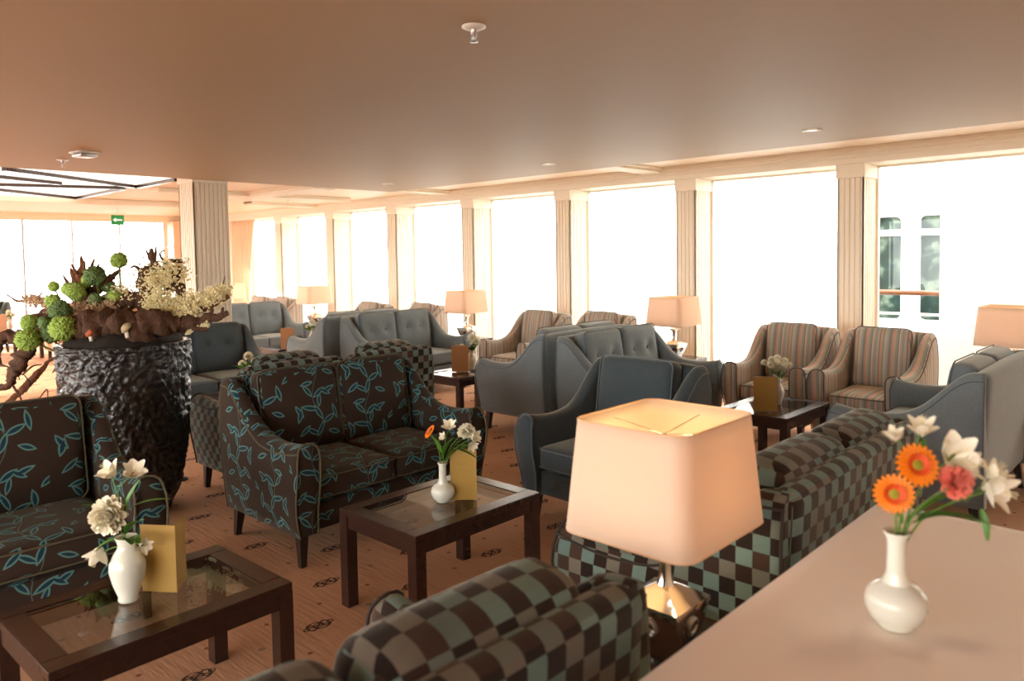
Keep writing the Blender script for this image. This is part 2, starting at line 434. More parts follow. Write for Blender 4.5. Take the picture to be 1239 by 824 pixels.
for xb in (-4.62, -8.15, -11.6):
    struct('trim_%d' % k, MB().box(xb-.22, xb+.02, EY+.03, WALLY-.1, 2.51, CEIL2+.01, .005).box(xb-.27, xb+.07, EY+.03, WALLY-.1, 2.535, CEIL2+.01, .004), PAINT); k += 1
# beam grid on the upper ceiling beyond the column
bm_ = MB(); bm_.box(-14.2, -12.3, YB, 5.25, 2.47, CEIL2, .01)
struct('trim_%d' % k, bm_, PAINT); k += 1
struct('trim_%d' % k, MB().box(-14.9, EX-.5, 5.2, 5.5, 2.49, CEIL2+.01, .01).box(-14.9, EX-.45, 5.15, 5.55, 2.53, CEIL2+.01, .005), PAINT); k += 1
struct('trim_%d' % k, MB().box(-10.3, -10.0, 3.95, 6.9, 2.5, CEIL2+.01, .01), PAINT); k += 1
struct('trim_%d' % k, MB().box(XF, XF+.2, YB, GLASSY, 2.46, CEIL2+.01, .01).box(XF, XF+.12, YB, GLASSY, 2.42, 2.47, .01), PAINT); k += 1
# window wall: fluted pilasters between floor-to-ceiling panes
def pilaster(mb, x0, x1, y0, y1, z0, z1, faces):
    """square shaft with capital and flutes cut as ribs; faces: which sides carry ribs"""
    d = .009
    mb.box(x0+d, x1-d, y0+d, y1, z0, z1)
    mb.box(x0-.012, x1+.012, y0-.012, y1, z1-.13, z1, .004); mb.box(x0-.012, x1+.012, y0-.012, y1, z0, z0+.16, .004)
    def ribs(a0, a1, mk):
        nfl = max(3, int(round((a1-a0-.03)/.046))); w = (a1-a0)/nfl
        for i in range(nfl+1):
            c = a0+i*w; mk(max(a0, c-w*.33), min(a1, c+w*.33))
    if 'f' in faces: ribs(x0, x1, lambda a, b: mb.box(a, b, y0, y0+d+.002, z0+.16, z1-.13))
    if 'r' in faces: ribs(y0, y1, lambda a, b: mb.box(x1-d-.002, x1, a, b, z0+.16, z1-.13))
    if 'l' in faces: ribs(y0, y1, lambda a, b: mb.box(x0, x0+d+.002, a, b, z0+.16, z1-.13))
SPC = 1.763
pil_x = [-2.70-SPC*i for i in range(-3, 7)]
for i, x in enumerate(pil_x):
    mb = MB(); pilaster(mb, x, x+.24, WALLY, GLASSY, 0, LINT, 'frl')
    struct('wall_windows_pier_%d' % (i+1), mb, PAINT)
struct('wall_windows_end', MB().box(XF, pil_x[-1]-1.55, WALLY, GLASSY, 0, LINT), PINKWALL)
n_w = 1
def window(x0, x1, y, z0, z1, axis='x'):
    global n_w
    fr = MB(); t = .02; d = .025
    def bx(a0, a1, zz0, zz1):
        if axis == 'x': fr.box(a0, a1, y-d, y+d, zz0, zz1)
        else: fr.box(y-d, y+d, a0, a1, zz0, zz1)
    bx(x0, x0+t, z0, z1); bx(x1-t, x1, z0, z1); bx(x0+t, x1-t, z0, z0+t); bx(x0+t, x1-t, z1-t, z1)
    o = struct('window_%d' % n_w, fr, PAINT if axis == 'x' else STEEL); n_w += 1
    g = MB()
    if axis == 'x': g.box(x0+t, x1-t, y-.004, y+.004, z0+t, z1-t)
    else: g.box(y-.004, y+.004, x0+t, x1-t, z0+t, z1-t)
    g.build('glass_pane', GLASS, o, smooth=False)
for x in pil_x[1:]: window(x+.24, x+SPC, GLASSY-.02, .0, LINT)
window(pil_x[-1]-1.55, pil_x[-1], GLASSY-.02, 0, LINT)
struct('wall_windows_side', MB().box(pil_x[0]+.24, XB, WALLY, GLASSY, 0, LINT), PAINT)
# far end wall
fwm = MB(); fwm.box(XF-.1, XF, 6.62, GLASSY, 0, CEIL2); fwm.box(XF-.1, XF, YB, 6.62, 2.45, CEIL2); fwm.box(XF-.1, XF, YB, 6.62, -.05, .05)
struct('wall_far', fwm, PAINT)
struct('trim_%d' % k, MB().box(XF, XF+.35, 6.66, 6.95, 0, 2.45).box(XF, XF+.37, 6.64, 6.97, 1.9, 1.93), PINKWALL); k += 1
ys = [6.62, 5.72, 4.84, 4.0, 3.16, 2.32, 1.48, .64, -.2, -1.04, -1.88, -4.5]
for a, b in zip(ys[1:], ys[:-1]): window(a, b, XF-.04, .05, 2.45, 'y')
# unseen opposite wall behind the camera, its windows made full height for fill daylight
sw = MB(); sw.box(XF, XB, YB-.1, YB, 2.35, CEIL2)
sw.box(XF, -15, YB-.1, YB, 0, 2.35); sw.box(3, XB, YB-.1, YB, 0, 2.35)
struct('wall_near', sw, PAINT)
for i in range(6): window(-15+i*3, -12+i*3, YB-.05, 0, 2.35)
struct('wall_right', MB().box(XB, XB+.1, YB, GLASSY, 0, CEIL2), PINKWALL)

# free standing fluted column
cb = MB(); pilaster(cb, -8.26, -7.9, 3.48, 3.86, 0, CEIL2, 'frl')
finish(cb.build('wall_column', PAINT, smooth=False), kind='structure')

# luminous skylight ceiling with dark bars
struct('ceiling_light_panel', MB().box(-13.3, -8.75, YB+.5, 3.66, CEIL2-.006, CEIL2+.004), SKYP)
bars = [((-8.75, 2.0), (-9.87, 3.64)), ((-9.87, 3.64), (-8.75, 3.66)), ((-9.3, 1.6), (-9.92, 2.79)), ((-10.75, 1.6), (-10.1, 3.57)),
        ((-10.6, 1.6), (-12.06, 3.61)), ((-12.06, 3.61), (-10.22, 3.6)), ((-12.4, 2.2), (-12.7, 3.2)), ((-13.25, 1.6), (-13.12, 3.6)), ((-13.12, 3.6), (-12.6, 3.62))]
for i, (a, b) in enumerate(bars):
    a, b = Vector((*a, 0)), Vector((*b, 0)); L = (b-a).length
    mb = MB().box(-L/2-.02, L/2+.02, -.03, .03, CEIL2-.045, CEIL2-.006, M=T(*((a+b)/2)) @ Rz(atan2((b-a).y, (b-a).x)))
    finish(mb.build('skylight_bar', WENGE, smooth=False), ['dark ceiling bar along the skylight edge next to the low ceiling', 'dark ceiling bar crossing at the skylight corner beside the column', 'short slanting dark bar inside the skylight, first from the low ceiling', 'dark slanting bar in the middle of the skylight', 'long dark bar crossing the skylight behind the middle one', 'dark bar along the skylight side by the small sprinkler', 'short dark bar deep in the skylight', 'dark bar closing the far end of the skylight', 'small dark bar at the far corner of the skylight'][i], 'ceiling bar', 'dark bars under the skylight')

# curtain by the last pane
def curtain():
    mb = MB(); n = 80; z0, z1 = .02, 2.4; vs = []; fs = []
    for j in range(17):
        t = j/16; z = z1+(z0-z1)*t
        for i in range(n+1):
            s = i/n; w = .95*(1-.38*t**.8) if t < .6 else .95*(1-.38*.6**.8)
            vs.append((-14.86+s*w+.006*sin(i*.5), WALLY-.08+.028*sin(i*1.25)+.01*sin(i*.6+z*2), z))
    for j in range(16):
        for i in range(n): a = j*(n+1)+i; fs.append((a, a+1, a+n+2, a+n+1))
    mb.add(vs, fs)
    o = mb.build('curtain', plain('sheer_blush_curtain', srgb(232, 200, 172), .8), smooth=True)
    md = o.modifiers.new('t', 'SOLIDIFY'); md.thickness = .004
    finish(o, 'blush gathered curtain hanging by the furthest window pane', 'curtain')
curtain()

# ---------------- outside
HULL = plain('white_ship_hull', (.86, .86, .85), .5, var=.01)
def ship():
    t = empty('river_ship', (-4, 14, 0), 0, 'white neighbouring ship with rounded cabin windows outside the glass', 'ship')
    wins = [(-4.5, -4.03), (-3.74, -3.27)]
    z0, z1 = .41, 2.18
    h = MB(); xs = sorted([-20+4, 6+4] + [v+4 for w in wins for v in w]); 
    for a, b in zip(xs[:-1], xs[1:]):
        isw = any(abs(a-4-w[0]) < 1e-6 for w in wins)
        if isw: h.box(a, b, 0, .2, -2.2, z0); h.box(a, b, 0, .2, z1, 5)
        else: h.box(a, b, 0, .2, -2.2, 5)
    h.build('hull', HULL, t, smooth=False)
    gm = NT('painted_cabin_reflections'); o = gm.obj()
    cc = gm.ramp(gm.noise(o, 2.6, 4, .7), [(.3, srgb(14, 26, 24)), (.5, srgb(34, 50, 46)), (.62, srgb(86, 100, 88)), (.75, srgb(26, 38, 22))])  # mottled reflections painted into the cabin window colour
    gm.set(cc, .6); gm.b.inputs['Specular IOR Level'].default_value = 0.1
    for (a, b) in wins:
        a += 4; b += 4
        p = MB().box(a, b, .05, .08, z0, z1); w_ = p.build('cabin_window', gm.m, t, smooth=False)
        c = MB()      # rounded surround corners
        r = .09
        for cx, sx in ((a, 1), (b, -1)):
            for cz, sz in ((z0, 1), (z1, -1)):
                arc = [(cx+sx*(r-r*cos(q)), cz+sz*(r-r*sin(q))) for q in [i*pi/12 for i in range(7)]]
                poly = [(cx, cz)] + arc
                f = [(x, -.005, z) for x, z in poly] + [(x, .1, z) for x, z in poly]; m_ = len(poly)
                fs = [tuple(range(m_)), tuple(range(m_, 2*m_))] + [(i, (i+1) % m_, m_+(i+1) % m_, m_+i) for i in range(m_)]
                c.add(f, fs)
        c.box(a, b, -.01, .04, 1.85, 1.95); c.build('window_surround', HULL, w_, smooth=False)
ship()
struct('ground_light_block', MB().box(-70, 60, -60, 60, -2.3, -2.2), plain('light_block_grey', (.14, .14, .135), .9))  # dark ground sheet added to cut daylight rising onto the ceiling
struct('floor_deck', MB().box(XF, XB, GLASSY+.1, 9.6, -.12, -.04), plain('pale_deck', (.24, .23, .21), .6))
dr = empty('deck_railing', (-4, 9.2, 0), 0, 'white deck railing with varnished wooden handrail outside the windows', 'railing')
RW = plain('varnished_handrail', srgb(120, 70, 34), .5)
MB().tube([(.9, 0, 1.12), (2.4, 0, 1.12)], .03, 10).build('handrail', RW, dr)
for z in (.88, .74): MB().tube([(.9, 0, z), (2.4, 0, z)], .014, 8).build('rail', WHITEM, dr)
for x in (.92, 2.38): MB().tube([(x, 0, -.04), (x, 0, 1.1)], .02, 8).build('post', WHITEM, dr)
struct('wall_deck_screen', MB().box(-2.17, 1.5, 8.85, 8.9, -.04, 2.7), HULL)

# ---------------- ceiling fittings
def downlight(x, y, z, label, lit=True):
    t = empty('downlight', (x, y, z), 0, label, 'downlight', 'recessed ceiling downlights')
    MB().lathe([(.05, -.002), (.062, -.004), (.066, -.008), (.05, -.012), (.044, -.004)], 24).build('ring', WHITEM, t)
    MB().lathe([(.001, -.003), (.046, -.003), (.046, -.001), (.001, -.001)], 24).build('lens', DOWNL, t)
    l = bpy.data.lights.new('downlight_beam', 'SPOT'); l.energy = SPOT_W; l.color = (1, .78, .5); l.spot_size = radians(120); l.spot_blend = .6; l.shadow_soft_size = .05
    o = bpy.data.objects.new('downlight_beam', l); SC.collection.objects.link(o); o.parent = t; o.location = (0, 0, -.02)
for x, y, z, lb in ((-2.11, 5.3, CEIL, 'round recessed downlight above the two striped armchairs by the wide pane'), (-4.56, 5.33, CEIL, 'round recessed downlight above the back-to-back slate sofas'),
                    (-6.95, 5.3, CEIL, 'round recessed downlight close to the corner of the low ceiling'), (-9.17, 6.02, CEIL2, 'small downlight in the upper ceiling just past the low ceiling corner'),
                    (-11.3, 5.94, CEIL2, 'small downlight in the upper ceiling before the furthest windows'), (-10.4, 4.1, CEIL2, 'small downlight beside the luminous ceiling panel'),
                    (-14.6, 5.9, CEIL2, 'small downlight nearest the far end wall'),
                    (-.2, 2.2, CEIL, 'recessed downlight over the linen-covered table'), (-3.0, -.8, CEIL, 'recessed downlight over the aisle behind the camera'), (-5.4, .2, CEIL, 'recessed downlight over the leaf-patterned sofas')):
    downlight(x, y, z, lb)
def sprinkler(x, y, z, label):
    t = empty('sprinkler', (x, y, z), 0, label, 'sprinkler')
    MB().lathe([(.001, 0), (.045, 0), (.045, -.004), (.028, -.012), (.02, -.012), (.001, -.012)], 24).build('escutcheon', WHITEM, t)
    b = MB().lathe([(.012, -.01), (.012, -.03), (.006, -.032), (.005, -.05)], 12)
    for s in (-1, 1): b.tube([(s*.011, 0, -.02), (s*.014, 0, -.04), (s*.004, 0, -.055)], .0025, 6)
    b.lathe([(.001, -.055), (.015, -.056), (.015, -.058), (.001, -.059)], 12)
    b.build('nozzle', STEEL, t)
sprinkler(-2.03, 1.96, CEIL, 'white ceiling sprinkler with metal nozzle above the centre coffee table')
sprinkler(-6.95, 1.99, CEIL, 'white ceiling sprinkler near the edge of the low ceiling beside the detector')
sprinkler(-10.36, 3.23, CEIL2, 'small white sprinkler hanging in front of the luminous ceiling panel')
sprinkler(-10.6, 6.15, CEIL2, 'small grey sprinkler in the upper ceiling before the far windows')
t = empty('smoke_detector', (-6.38, 1.98, CEIL), .2, 'flat grey and white detector box on the low ceiling', 'detector')
MB().box(-.08, .08, -.08, .08, -.012, 0, .004).build('plate', WHITEM, t, angle=30)
MB().box(-.065, .065, -.065, .065, -.04, -.012, .008).build('housing', STEEL, t, angle=30)
# exit sign
t = empty('exit_sign', (-13.0, 4.48, 2.56), radians(90), 'green exit sign with white arrow hanging from the ceiling', 'exit sign')
EXG = emis('exit_green', srgb(30, 150, 70), .1); EXG.node_tree.nodes['Principled BSDF'].inputs['Base Color'].default_value = (*srgb(20, 130, 60), 1)
MB().box(-.095, .095, -.015, .015, -.36, -.20, .004).build('panel', EXG, t, angle=30)
ar = MB(); ar.box(-.03, .06, -.02, -.014, -.288, -.27); ar.add([(-.075, -.019, -.279), (-.03, -.019, -.245), (-.03, -.019, -.313), (-.075, -.016, -.279), (-.03, -.016, -.245), (-.03, -.016, -.313)], [(0, 1, 2), (3, 5, 4), (0, 3, 4, 1), (1, 4, 5, 2), (2, 5, 3, 0)])
ar.build('arrow', emis('exit_white', (1, 1, 1), .25), t, smooth=False)
MB().box(-.005, .005, -.005, .005, -.18, 0).build('hanger', STEEL, t, smooth=False)

# ------------------------------------------------------------------ seats
SEATTOP, ARMZ, BACKZ = .475, .66, .925
def sm(t): t = max(0, min(1, t)); return t*t*(3-2*t)
def arm_top(y):
    t = (y+.4)/.8
    return ARMZ - .026*sin(min(1, t/.52)*pi) + (BACKZ-ARMZ)*sm((t-.42)/.52)**1.3
def fy(y, z):          # S-curved front edge
    w = max(0, min(1, (-y-.1)/.3))
    s = .5*(1-cos((z-.17)/(ARMZ-.17)*pi)) if z < ARMZ else 1
    return y + w*(.02*sin((z-.17)/(ARMZ-.17)*pi*1.0)*-1 + .015*sin((z-.17)/(ARMZ-.17)*2*pi) - .012*s)
def arm_section(y, W, sgn, inset=0.0):
    zt = arm_top(y)-inset; th = .122-.042*sm((y+.1)/.4); xo = W/2; zb = .17+inset
    H = zt-zb; pts = []
    for q in (0, .12, .28, .45, .62, .78, .9):          # outer side with soft bulge
        z = zb+(H-.045)*q; pts.append((xo-.026+.022*sin(q*pi*.9)+.016*q-inset, z))
    xt = xo-.010
    for a in range(0, 181, 30):
        c = xt-th/2-inset*0; r = th/2-inset
        pts.append((c+r*cos(radians(a)), zt-.045+.045*sin(radians(a))))
    for q in (.9, .6, .3, 0): pts.append((xo-.010-th+inset, zb+(H-.045)*q))
    return [Vector((sgn*x, fy(y, z), z)) for x, z in pts]
def arm(W, sgn):
    mb = MB(); rings = []
    ysr = [-.4+.8*i/26 for i in range(27)]
    rings.append([p+Vector((0, -.0, 0)) for p in arm_section(-.4, W, sgn, .012)])
    for i, y in enumerate(ysr): rings.append([p + Vector((0, .008 if i == 0 else 0, 0)) for p in arm_section(y, W, sgn, .003 if i == 0 else 0)])
    rings.append(arm_section(.4, W, sgn, .01))
    mb.loft(rings); return mb
def arm_piping(W, sgn):
    mb = MB(); s = arm_section(-.4, W, sgn, 0)
    mb.tube([p+Vector((0, -.001, 0)) for p in s], .0055, 6)
    pth = []
    for i in range(27):
        y = -.4+.8*i/26; q = arm_section(y, W, sgn, 0); pth.append(q[7])
    mb.tube(pth, .005, 6)
    pth = [arm_section(.395, W, sgn, 0)[j] for j in range(0, 8)]
    mb.tube(pth, .005, 6)
    return mb
def cushion_fn(tufts, dy):
    def f(c):
        if c.y < 0:
            for (tx, tz) in tufts:
                r2 = ((c.x-tx)**2+(c.z-tz)**2); c.y += .034*math.exp(-r2/.0016)+.02*math.exp(-r2/.008)
        return c
    return f
def edge_loop(w, h, r=.05, k=5):
    pts = []
    for cx, cz, a0 in ((w/2-r, h/2-r, 0), (-w/2+r, h/2-r, 90), (-w/2+r, -h/2+r, 180), (w/2-r, -h/2+r, 270)):
        for i in range(k+1):
            a = radians(a0+90*i/k); pts.append((cx+r*cos(a), cz+r*sin(a)))
    pts.append(pts[0]); return pts
def make_seat(name, W, ncush, fab, pipe, tuft, label, cat, group=None, leg=LEGWOOD):
    t = empty(name, (0, 0, 0), 0, label, cat, group)
    # frame: front rail and seat deck
    fm = MB(); fm.rbox(W-.2, .68, .15, .02, 6, M=T(0, -.02, .245)); fm.build('seat_rail', fab, t)
    # back shell, raked
    bk = MB()
    def rake(c):
        zz = c.z+.545; c.y += .045*((zz-.17)/.75)-.02; 
        c.z += .012*(1-(c.x/(W/2))**2)*sm((zz-.6)/.3); return c
    bk.rbox(W-.05, .10, .75, .045, 14, M=T(0, .35, .545), fn=rake)
    b = bk.build('backrest', fab, t)
    for s in (-1, 1):
        a = arm(W, s).build('armrest', fab, t)
        arm_piping(W, s).build('piping', pipe, a)
    iw = W-.262; cw = iw/ncush
    for i in range(ncush):
        cx = -iw/2+cw*(i+.5)
        q = MB(); q.rbox(cw-.006, .60, .135, .035, 10, puff=(.004, .01, .018), M=T(cx, -.085, .405))
        so = q.build('seat_cushion', fab, t)
        pp = MB()
        for z in (.458, .352): pp.tube([(cx+x, -.085+y, z) for x, y in edge_loop(cw+.0, .612, .04)], .0045, 6)
        pp.build('piping', pipe, so)
        q = MB(); ch = .53 if fab is CHECK else .50; th_ = .185 if fab is CHECK else .15
        tf = [(-.105, .04), (.105, .04)] if tuft else []
        q.rbox(cw-.008, th_, ch, th_*.36, 18 if tuft else 12, puff=(.004, .028, .006), fn=cushion_fn(tf, 0), M=T(cx, .235, .705) @ Rx(radians(-9)))
        bo = q.build('back_cushion', fab, t)
        pp = MB(); loop = [(x, -th_/2+.017, z) for x, z in edge_loop(cw-.012, ch+.0, .05)]
        pp.tube(loop, .0048, 6, M=T(cx, .235, .705) @ Rx(radians(-9)))
        if fab is not CHECK: pp.build('piping', pipe, bo)
        if tuft:
            for (tx, tz) in tf:
                MB().rbox(.022, .01, .022, .0045, 4, M=T(cx, .235, .705) @ Rx(radians(-9)) @ T(tx, -.062, tz)).build('button', fab, bo)
    for sx in (-1, 1):
        for y, dy in ((-.33, -.012), (.34, .03)):
            x = sx*(W/2-.075); l = MB()
            l.loft([[(x+a*w+dx, y+b_*w+ddy, z) for a, b_ in ((-1, -1), (1, -1), (1, 1), (-1, 1))] for z, w, dx, ddy in ((.18, .026, 0, 0), (.0, .016, sx*.008, dy))])
            l.build('leg', leg, t, smooth=False)
    return t

EAST, WEST, SOUTH = radians(90), radians(-90), 0
ARMCAT, LOVECAT = 'armchair', 'sofa'
leafsofa = make_seat('loveseat', 1.33, 2, LEAF, LEAFPIPE, False, 'x', LOVECAT)
place(leafsofa, (-3.79, 2.62, 0), EAST, 'brown two-seat sofa with teal leaf pattern behind the centre glass coffee table', 'leaf patterned sofas', True)
place(leafsofa, (-3.83, .66, 0), EAST, 'brown leaf-patterned sofa in front of the black crinkled planter, beside the nearest coffee table', 'leaf patterned sofas')
bluesofa = make_seat('loveseat', 1.33, 2, BLUE, BLUEPIPE, True, 'x', LOVECAT)
G = 'slate blue two-seat sofas'
place(bluesofa, (-3.62, 5.43, 0), EAST, 'slate blue tufted sofa directly behind the dark slate armchair, cushions in view', G, True)
place(bluesofa, (-4.60, 5.47, 0), WEST, 'slate sofa showing its plain outer side, backing onto the tufted sofa', G)
place(bluesofa, (-1.32, 5.33, 0), WEST, 'slate blue sofa with plump back cushions rising behind the tablecloth flowers', G)
place(bluesofa, (-7.07, 5.62, 0), EAST, 'slate blue tufted sofa seen above the leaf sofa, facing the table with tan menu', G)
place(bluesofa, (-7.96, 5.46, 0), WEST, 'slate sofa with pale lit side, half hidden behind the tufted sofa above the leaf sofa', G)
place(bluesofa, (-10.40, 5.45, 0), EAST, 'distant slate blue tufted sofa just past the fluted column', G)
navysofa = make_seat('loveseat', 1.33, 2, NAVY, BLUEPIPE, True, 'x', LOVECAT)
place(navysofa, (-7.27, 3.22, 0), EAST, 'dark slate tufted sofa between the planter and the checked armchair', 'dark slate sofas', True)
checksofa = make_seat('loveseat', 1.33, 2, CHECK, CHECKPIPE, False, 'x', LOVECAT)
place(checksofa, (-1.27, .66, 0), WEST, 'brown and teal checked sofa seen from behind in front of the silver table lamp', 'checked two-seat sofas', True)
place(checksofa, (-1.27, 2.66, 0), WEST, 'brown and teal checked sofa running along the linen-covered table beyond the big lamp', 'checked two-seat sofas')
checkchair = make_seat('armchair', .74, 1, CHECK, CHECKPIPE, False, 'x', ARMCAT)
place(checkchair, (-4.86, 2.62, 0), WEST, 'checked armchair behind the leaf sofa, its side panel showing next to the planter', 'checked armchairs', True)
place(checkchair, (-4.86, 3.43, 0), WEST, 'checked brown and teal armchair behind the far arm of the centre leaf sofa', 'checked armchairs')
navychair = make_seat('armchair', .82, 1, NAVY, BLUEPIPE, False, 'x', ARMCAT)
place(navychair, (-2.64, 3.67, 0), radians(-2), 'dark slate armchair directly behind the big lit lampshade', None, True)
stripechair = make_seat('armchair', .72, 1, STRIPE, STRIPEPIPE, False, 'x', ARMCAT)
G = 'striped armchairs along the windows'
for i, (x, rz, lb) in enumerate(((-2.80, 2, 'striped armchair right behind the white flower dome'),
        (-2.04, -1, 'striped armchair next to the pane showing the ship, half behind the slate sofa arm'),
        (-5.85, 2, 'striped armchair with its whole arm showing, behind the olive-lit slate sofa'),
        (-5.08, 0, 'striped armchair with only its back showing above the paired slate sofas'),
        (-9.2, 2, 'striped armchair back peeking over the tufted sofa, nearer the far end wall'),
        (-8.26, -3, 'striped armchair back peeking over the tufted sofa, beside the pilaster'),
        (-12.50, 1, 'distant striped armchair closest to the blush curtain'),
        (-11.70, -1, 'distant striped armchair just behind the furthest slate sofa, lit side towards the lamp'))):
    place(stripechair, (x, {-5.08: 6.6, -8.26: 6.62}.get(x, 6.4), 0), radians(rz), lb, G, i == 0)
# far corner seats
TANF = mat_blue('tan_back_velvet', srgb(176, 126, 92)); GREENF = mat_blue('dark_green_velvet', srgb(60, 72, 66))
fs = make_seat('loveseat', 1.33, 2, TANF, STRIPEPIPE, False, 'tan sofa seen side-on in front of the far glazed wall', LOVECAT); fs.location = (-13.7, 4.3, 0); fs.rotation_euler.z = WEST
fc = make_seat('armchair', .8, 1, GREENF, BLUEPIPE, False, 'dark green armchair by the far glazed wall behind the tan menu table', ARMCAT); fc.location = (-15.9, 3.1, 0); fc.rotation_euler.z = radians(60)

# ------------------------------------------------------------------ tables
def make_table(w, l, h):
    t = empty('coffee_table', (0, 0, 0), 0, 'x', 'coffee table', 'dark wood and glass coffee tables')
    fr = MB(); b = .075; x, y = w/2, l/2
    fr.box(-x, -x+b, -y, y, h-.03, h, .003); fr.box(x-b, x, -y, y, h-.03, h, .003)
    fr.box(-x+b, x-b, -y, -y+b, h-.03, h, .003); fr.box(-x+b, x-b, y-b, y, h-.03, h, .003)
    fr.build('top_frame', WENGE, t, smooth=False)
    ap = MB()
    ap.box(-x+.005, -x+.03, -y+.055, y-.055, h-.085, h-.03); ap.box(x-.03, x-.005, -y+.055, y-.055, h-.085, h-.03)
    ap.box(-x+.055, x-.055, -y+.005, -y+.03, h-.085, h-.03); ap.box(-x+.055, x-.055, y-.03, y-.005, h-.085, h-.03)
    ap.build('apron', WENGE, t, smooth=False)
    MB().box(-x+b, x-b, -y+b, y-b, h-.012, h-.003).build('glass_top', TGLASS, t, smooth=False)
    for sx in (-1, 1):
        for sy in (-1, 1):
            MB().box(min(sx*x, sx*(x-.055)), max(sx*x, sx*(x-.055)), min(sy*y, sy*(y-.055)), max(sy*y, sy*(y-.055)), 0, h-.03).build('leg', WENGE, t, smooth=False)
    return t
ct = make_table(.55, .77, .457)
TH = .457
place(ct, (-2.655, 2.30, 0), 0, 'dark wood glass-inset coffee table carrying the bottle vase and orange gerbera', None, True)
place(ct, (-2.64, .96, 0), radians(1.4), 'dark wood coffee table with glass inset nearest the camera, carrying the open ochre card')
place(ct, (-2.42, 5.37, 0), 0, 'dark wood coffee table in front of the striped armchairs, carrying the white flower dome')
place(ct, (-5.48, 5.14, 0), 0, 'dark wood coffee table between the two slate sofas, carrying the tan menu')
place(ct, (-8.92, 5.2, 0), 0, 'distant reddish wood coffee table before the far tufted sofa')
place(ct, (-6.05, 3.15, 0), 0, 'dark coffee table hidden between the dark slate sofa and the checked armchairs')
place(ct, (-14.75, 3.35, 0), 0, 'dark coffee table beside the dark green armchair in the far corner')
def make_side():
    t = empty('side_table', (0, 0, 0), 0, 'x', 'side table', 'dark square lamp tables')
    MB().box(-.24, .24, -.24, .24, .52, .55, .004).build('tabletop', WENGE, t, smooth=False)
    MB().box(-.21, .21, -.21, .21, .15, .17, .003).build('shelf', WENGE, t, smooth=False)
    for sx in (-1, 1):
        for sy in (-1, 1): MB().box(sx*.215-.02, sx*.215+.02, sy*.215-.02, sy*.215+.02, 0, .52).build('leg', WENGE, t, smooth=False)
    return t
st_ = make_side()
def rrect(w, d, r, k=5):
    pts = []
    for cx, cy, a0 in ((w/2-r, d/2-r, 0), (-w/2+r, d/2-r, 90), (-w/2+r, -d/2+r, 180), (w/2-r, -d/2+r, 270)):
        for i in range(k+1): a = radians(a0+90*i/k); pts.append((cx+r*cos(a), cy+r*sin(a)))
    return pts
def make_lamp():
    t = empty('table_lamp', (0, 0, 0), 0, 'x', 'table lamp', 'silver based table lamps')
    b = MB()
    prof = [(.0, .05), (.006, .054), (.02, .056), (.07, .078), (.135, .096), (.145, .095), (.165, .055), (.18, .024)]
    b.loft([[(x, y, z) for x, y in rrect(2*w, 2*w, .006, 2)] for z, w in prof])
    b.build('base', CHROME, t, angle=25)
    for a in range(4):
        ring = [(.021*cos(q/20*2*pi), 0, .021*sin(q/20*2*pi)) for q in range(21)]
        MB().tube(ring, .0055, 8, M=Rz(a*pi/2) @ T(0, -.089, .09) @ Rx(radians(14))).build('medallion', STEEL, t)
    nk = MB().lathe([(.030, .172), (.022, .188), (.018, .215), (.019, .245), (.026, .268), (.044, .286), (.05, .294), (.047, .30), (.016, .304), (.02, .31), (.024, .318), (.02, .326), (.012, .332), (.008, .34), (.008, .402)], 24)
    nk.build('neck', CHROME, t)
    s = MB(); a, c = rrect(.42, .47, .055, 6), rrect(.37, .41, .05, 6); z0, z1 = .335, .615
    n = len(a); rings = []
    for q in range(9):
        u = q/8; rings.append([(x0*(1-u)+x1*u, y0*(1-u)+y1*u, z0+(z1-z0)*u) for (x0, y0), (x1, y1) in zip(a, c)])
    inner = [[(x*.985, y*.985, z) for x, y, z in r] for r in rings]
    s.loft(rings+inner[::-1]+[rings[0]], True, False)
    sh = s.build('lamp_shade', SHADE, t)
    for pts, z in ((a, z0), (c, z1)): MB().tube([(x*.995, y*.995, z) for x, y in pts+[pts[0]]], .0028, 5).build('rim', SHTRIM, sh)
    sp = MB()
    for q in range(4): sp.tube([(.01*cos(q*pi/2), .01*sin(q*pi/2), .57), (.18*cos(q*pi/2), .2*sin(q*pi/2), .59)], .0012, 5)
    for q in (-1, 1): sp.tube([(0, q*.008, .40), (0, q*.035, .44), (0, q*.035, .5), (0, q*.004, .572)], .0022, 6)
    sp.build('shade_fitter', STEEL, t)
    MB().lathe([(.001, .40), (.012, .402), (.014, .42), (.021, .44), (.023, .455), (.016, .475), (.001, .482)], 16).build('bulb', BULB, t)
    l = bpy.data.lights.new('bulb_light', 'POINT'); l.energy = LAMP_W; l.color = (1, .80, .44); l.shadow_soft_size = .035
    o = bpy.data.objects.new('bulb_light', l); SC.collection.objects.link(o); o.parent = t; o.location = (0, 0, .46)
    return t
lp = make_lamp()
for i, (x, y, rz, lb, lt) in enumerate(((-1.05, 1.68, 0, 'large glowing table lamp between the two checked sofas', 'dark side table under the large glowing lamp'),
        (-4.01, 6.60, 0, 'table lamp beside the paired slate sofas, in front of a glowing pilaster', 'dark side table holding the lamp beside the paired slate sofas'),
        (-1.14, 6.62, 0, 'table lamp above the plump-cushioned slate sofa, cut by the picture edge', 'dark side table under the lamp past the plump-cushioned sofa'),
        (-7.09, 6.62, 0, 'table lamp standing behind the coffee table with the tan menu', 'dark side table under the lamp behind the tan menu'),
        (-10.68, 6.62, 0, 'distant table lamp between two striped armchair pairs', 'dark side table under the distant lamp between striped pairs'),
        (-13.6, 6.62, 0, 'furthest table lamp beside the blush curtain', 'dark side table under the furthest lamp'))):
    L_ = place(lp, (x, y, .55), radians(rz), lb, None, i == 0); L_.scale = (.9, .9, 1.02) if i == 0 else (1, 1, 1); place(st_, (x, y, 0), 0, lt, None, i == 0)
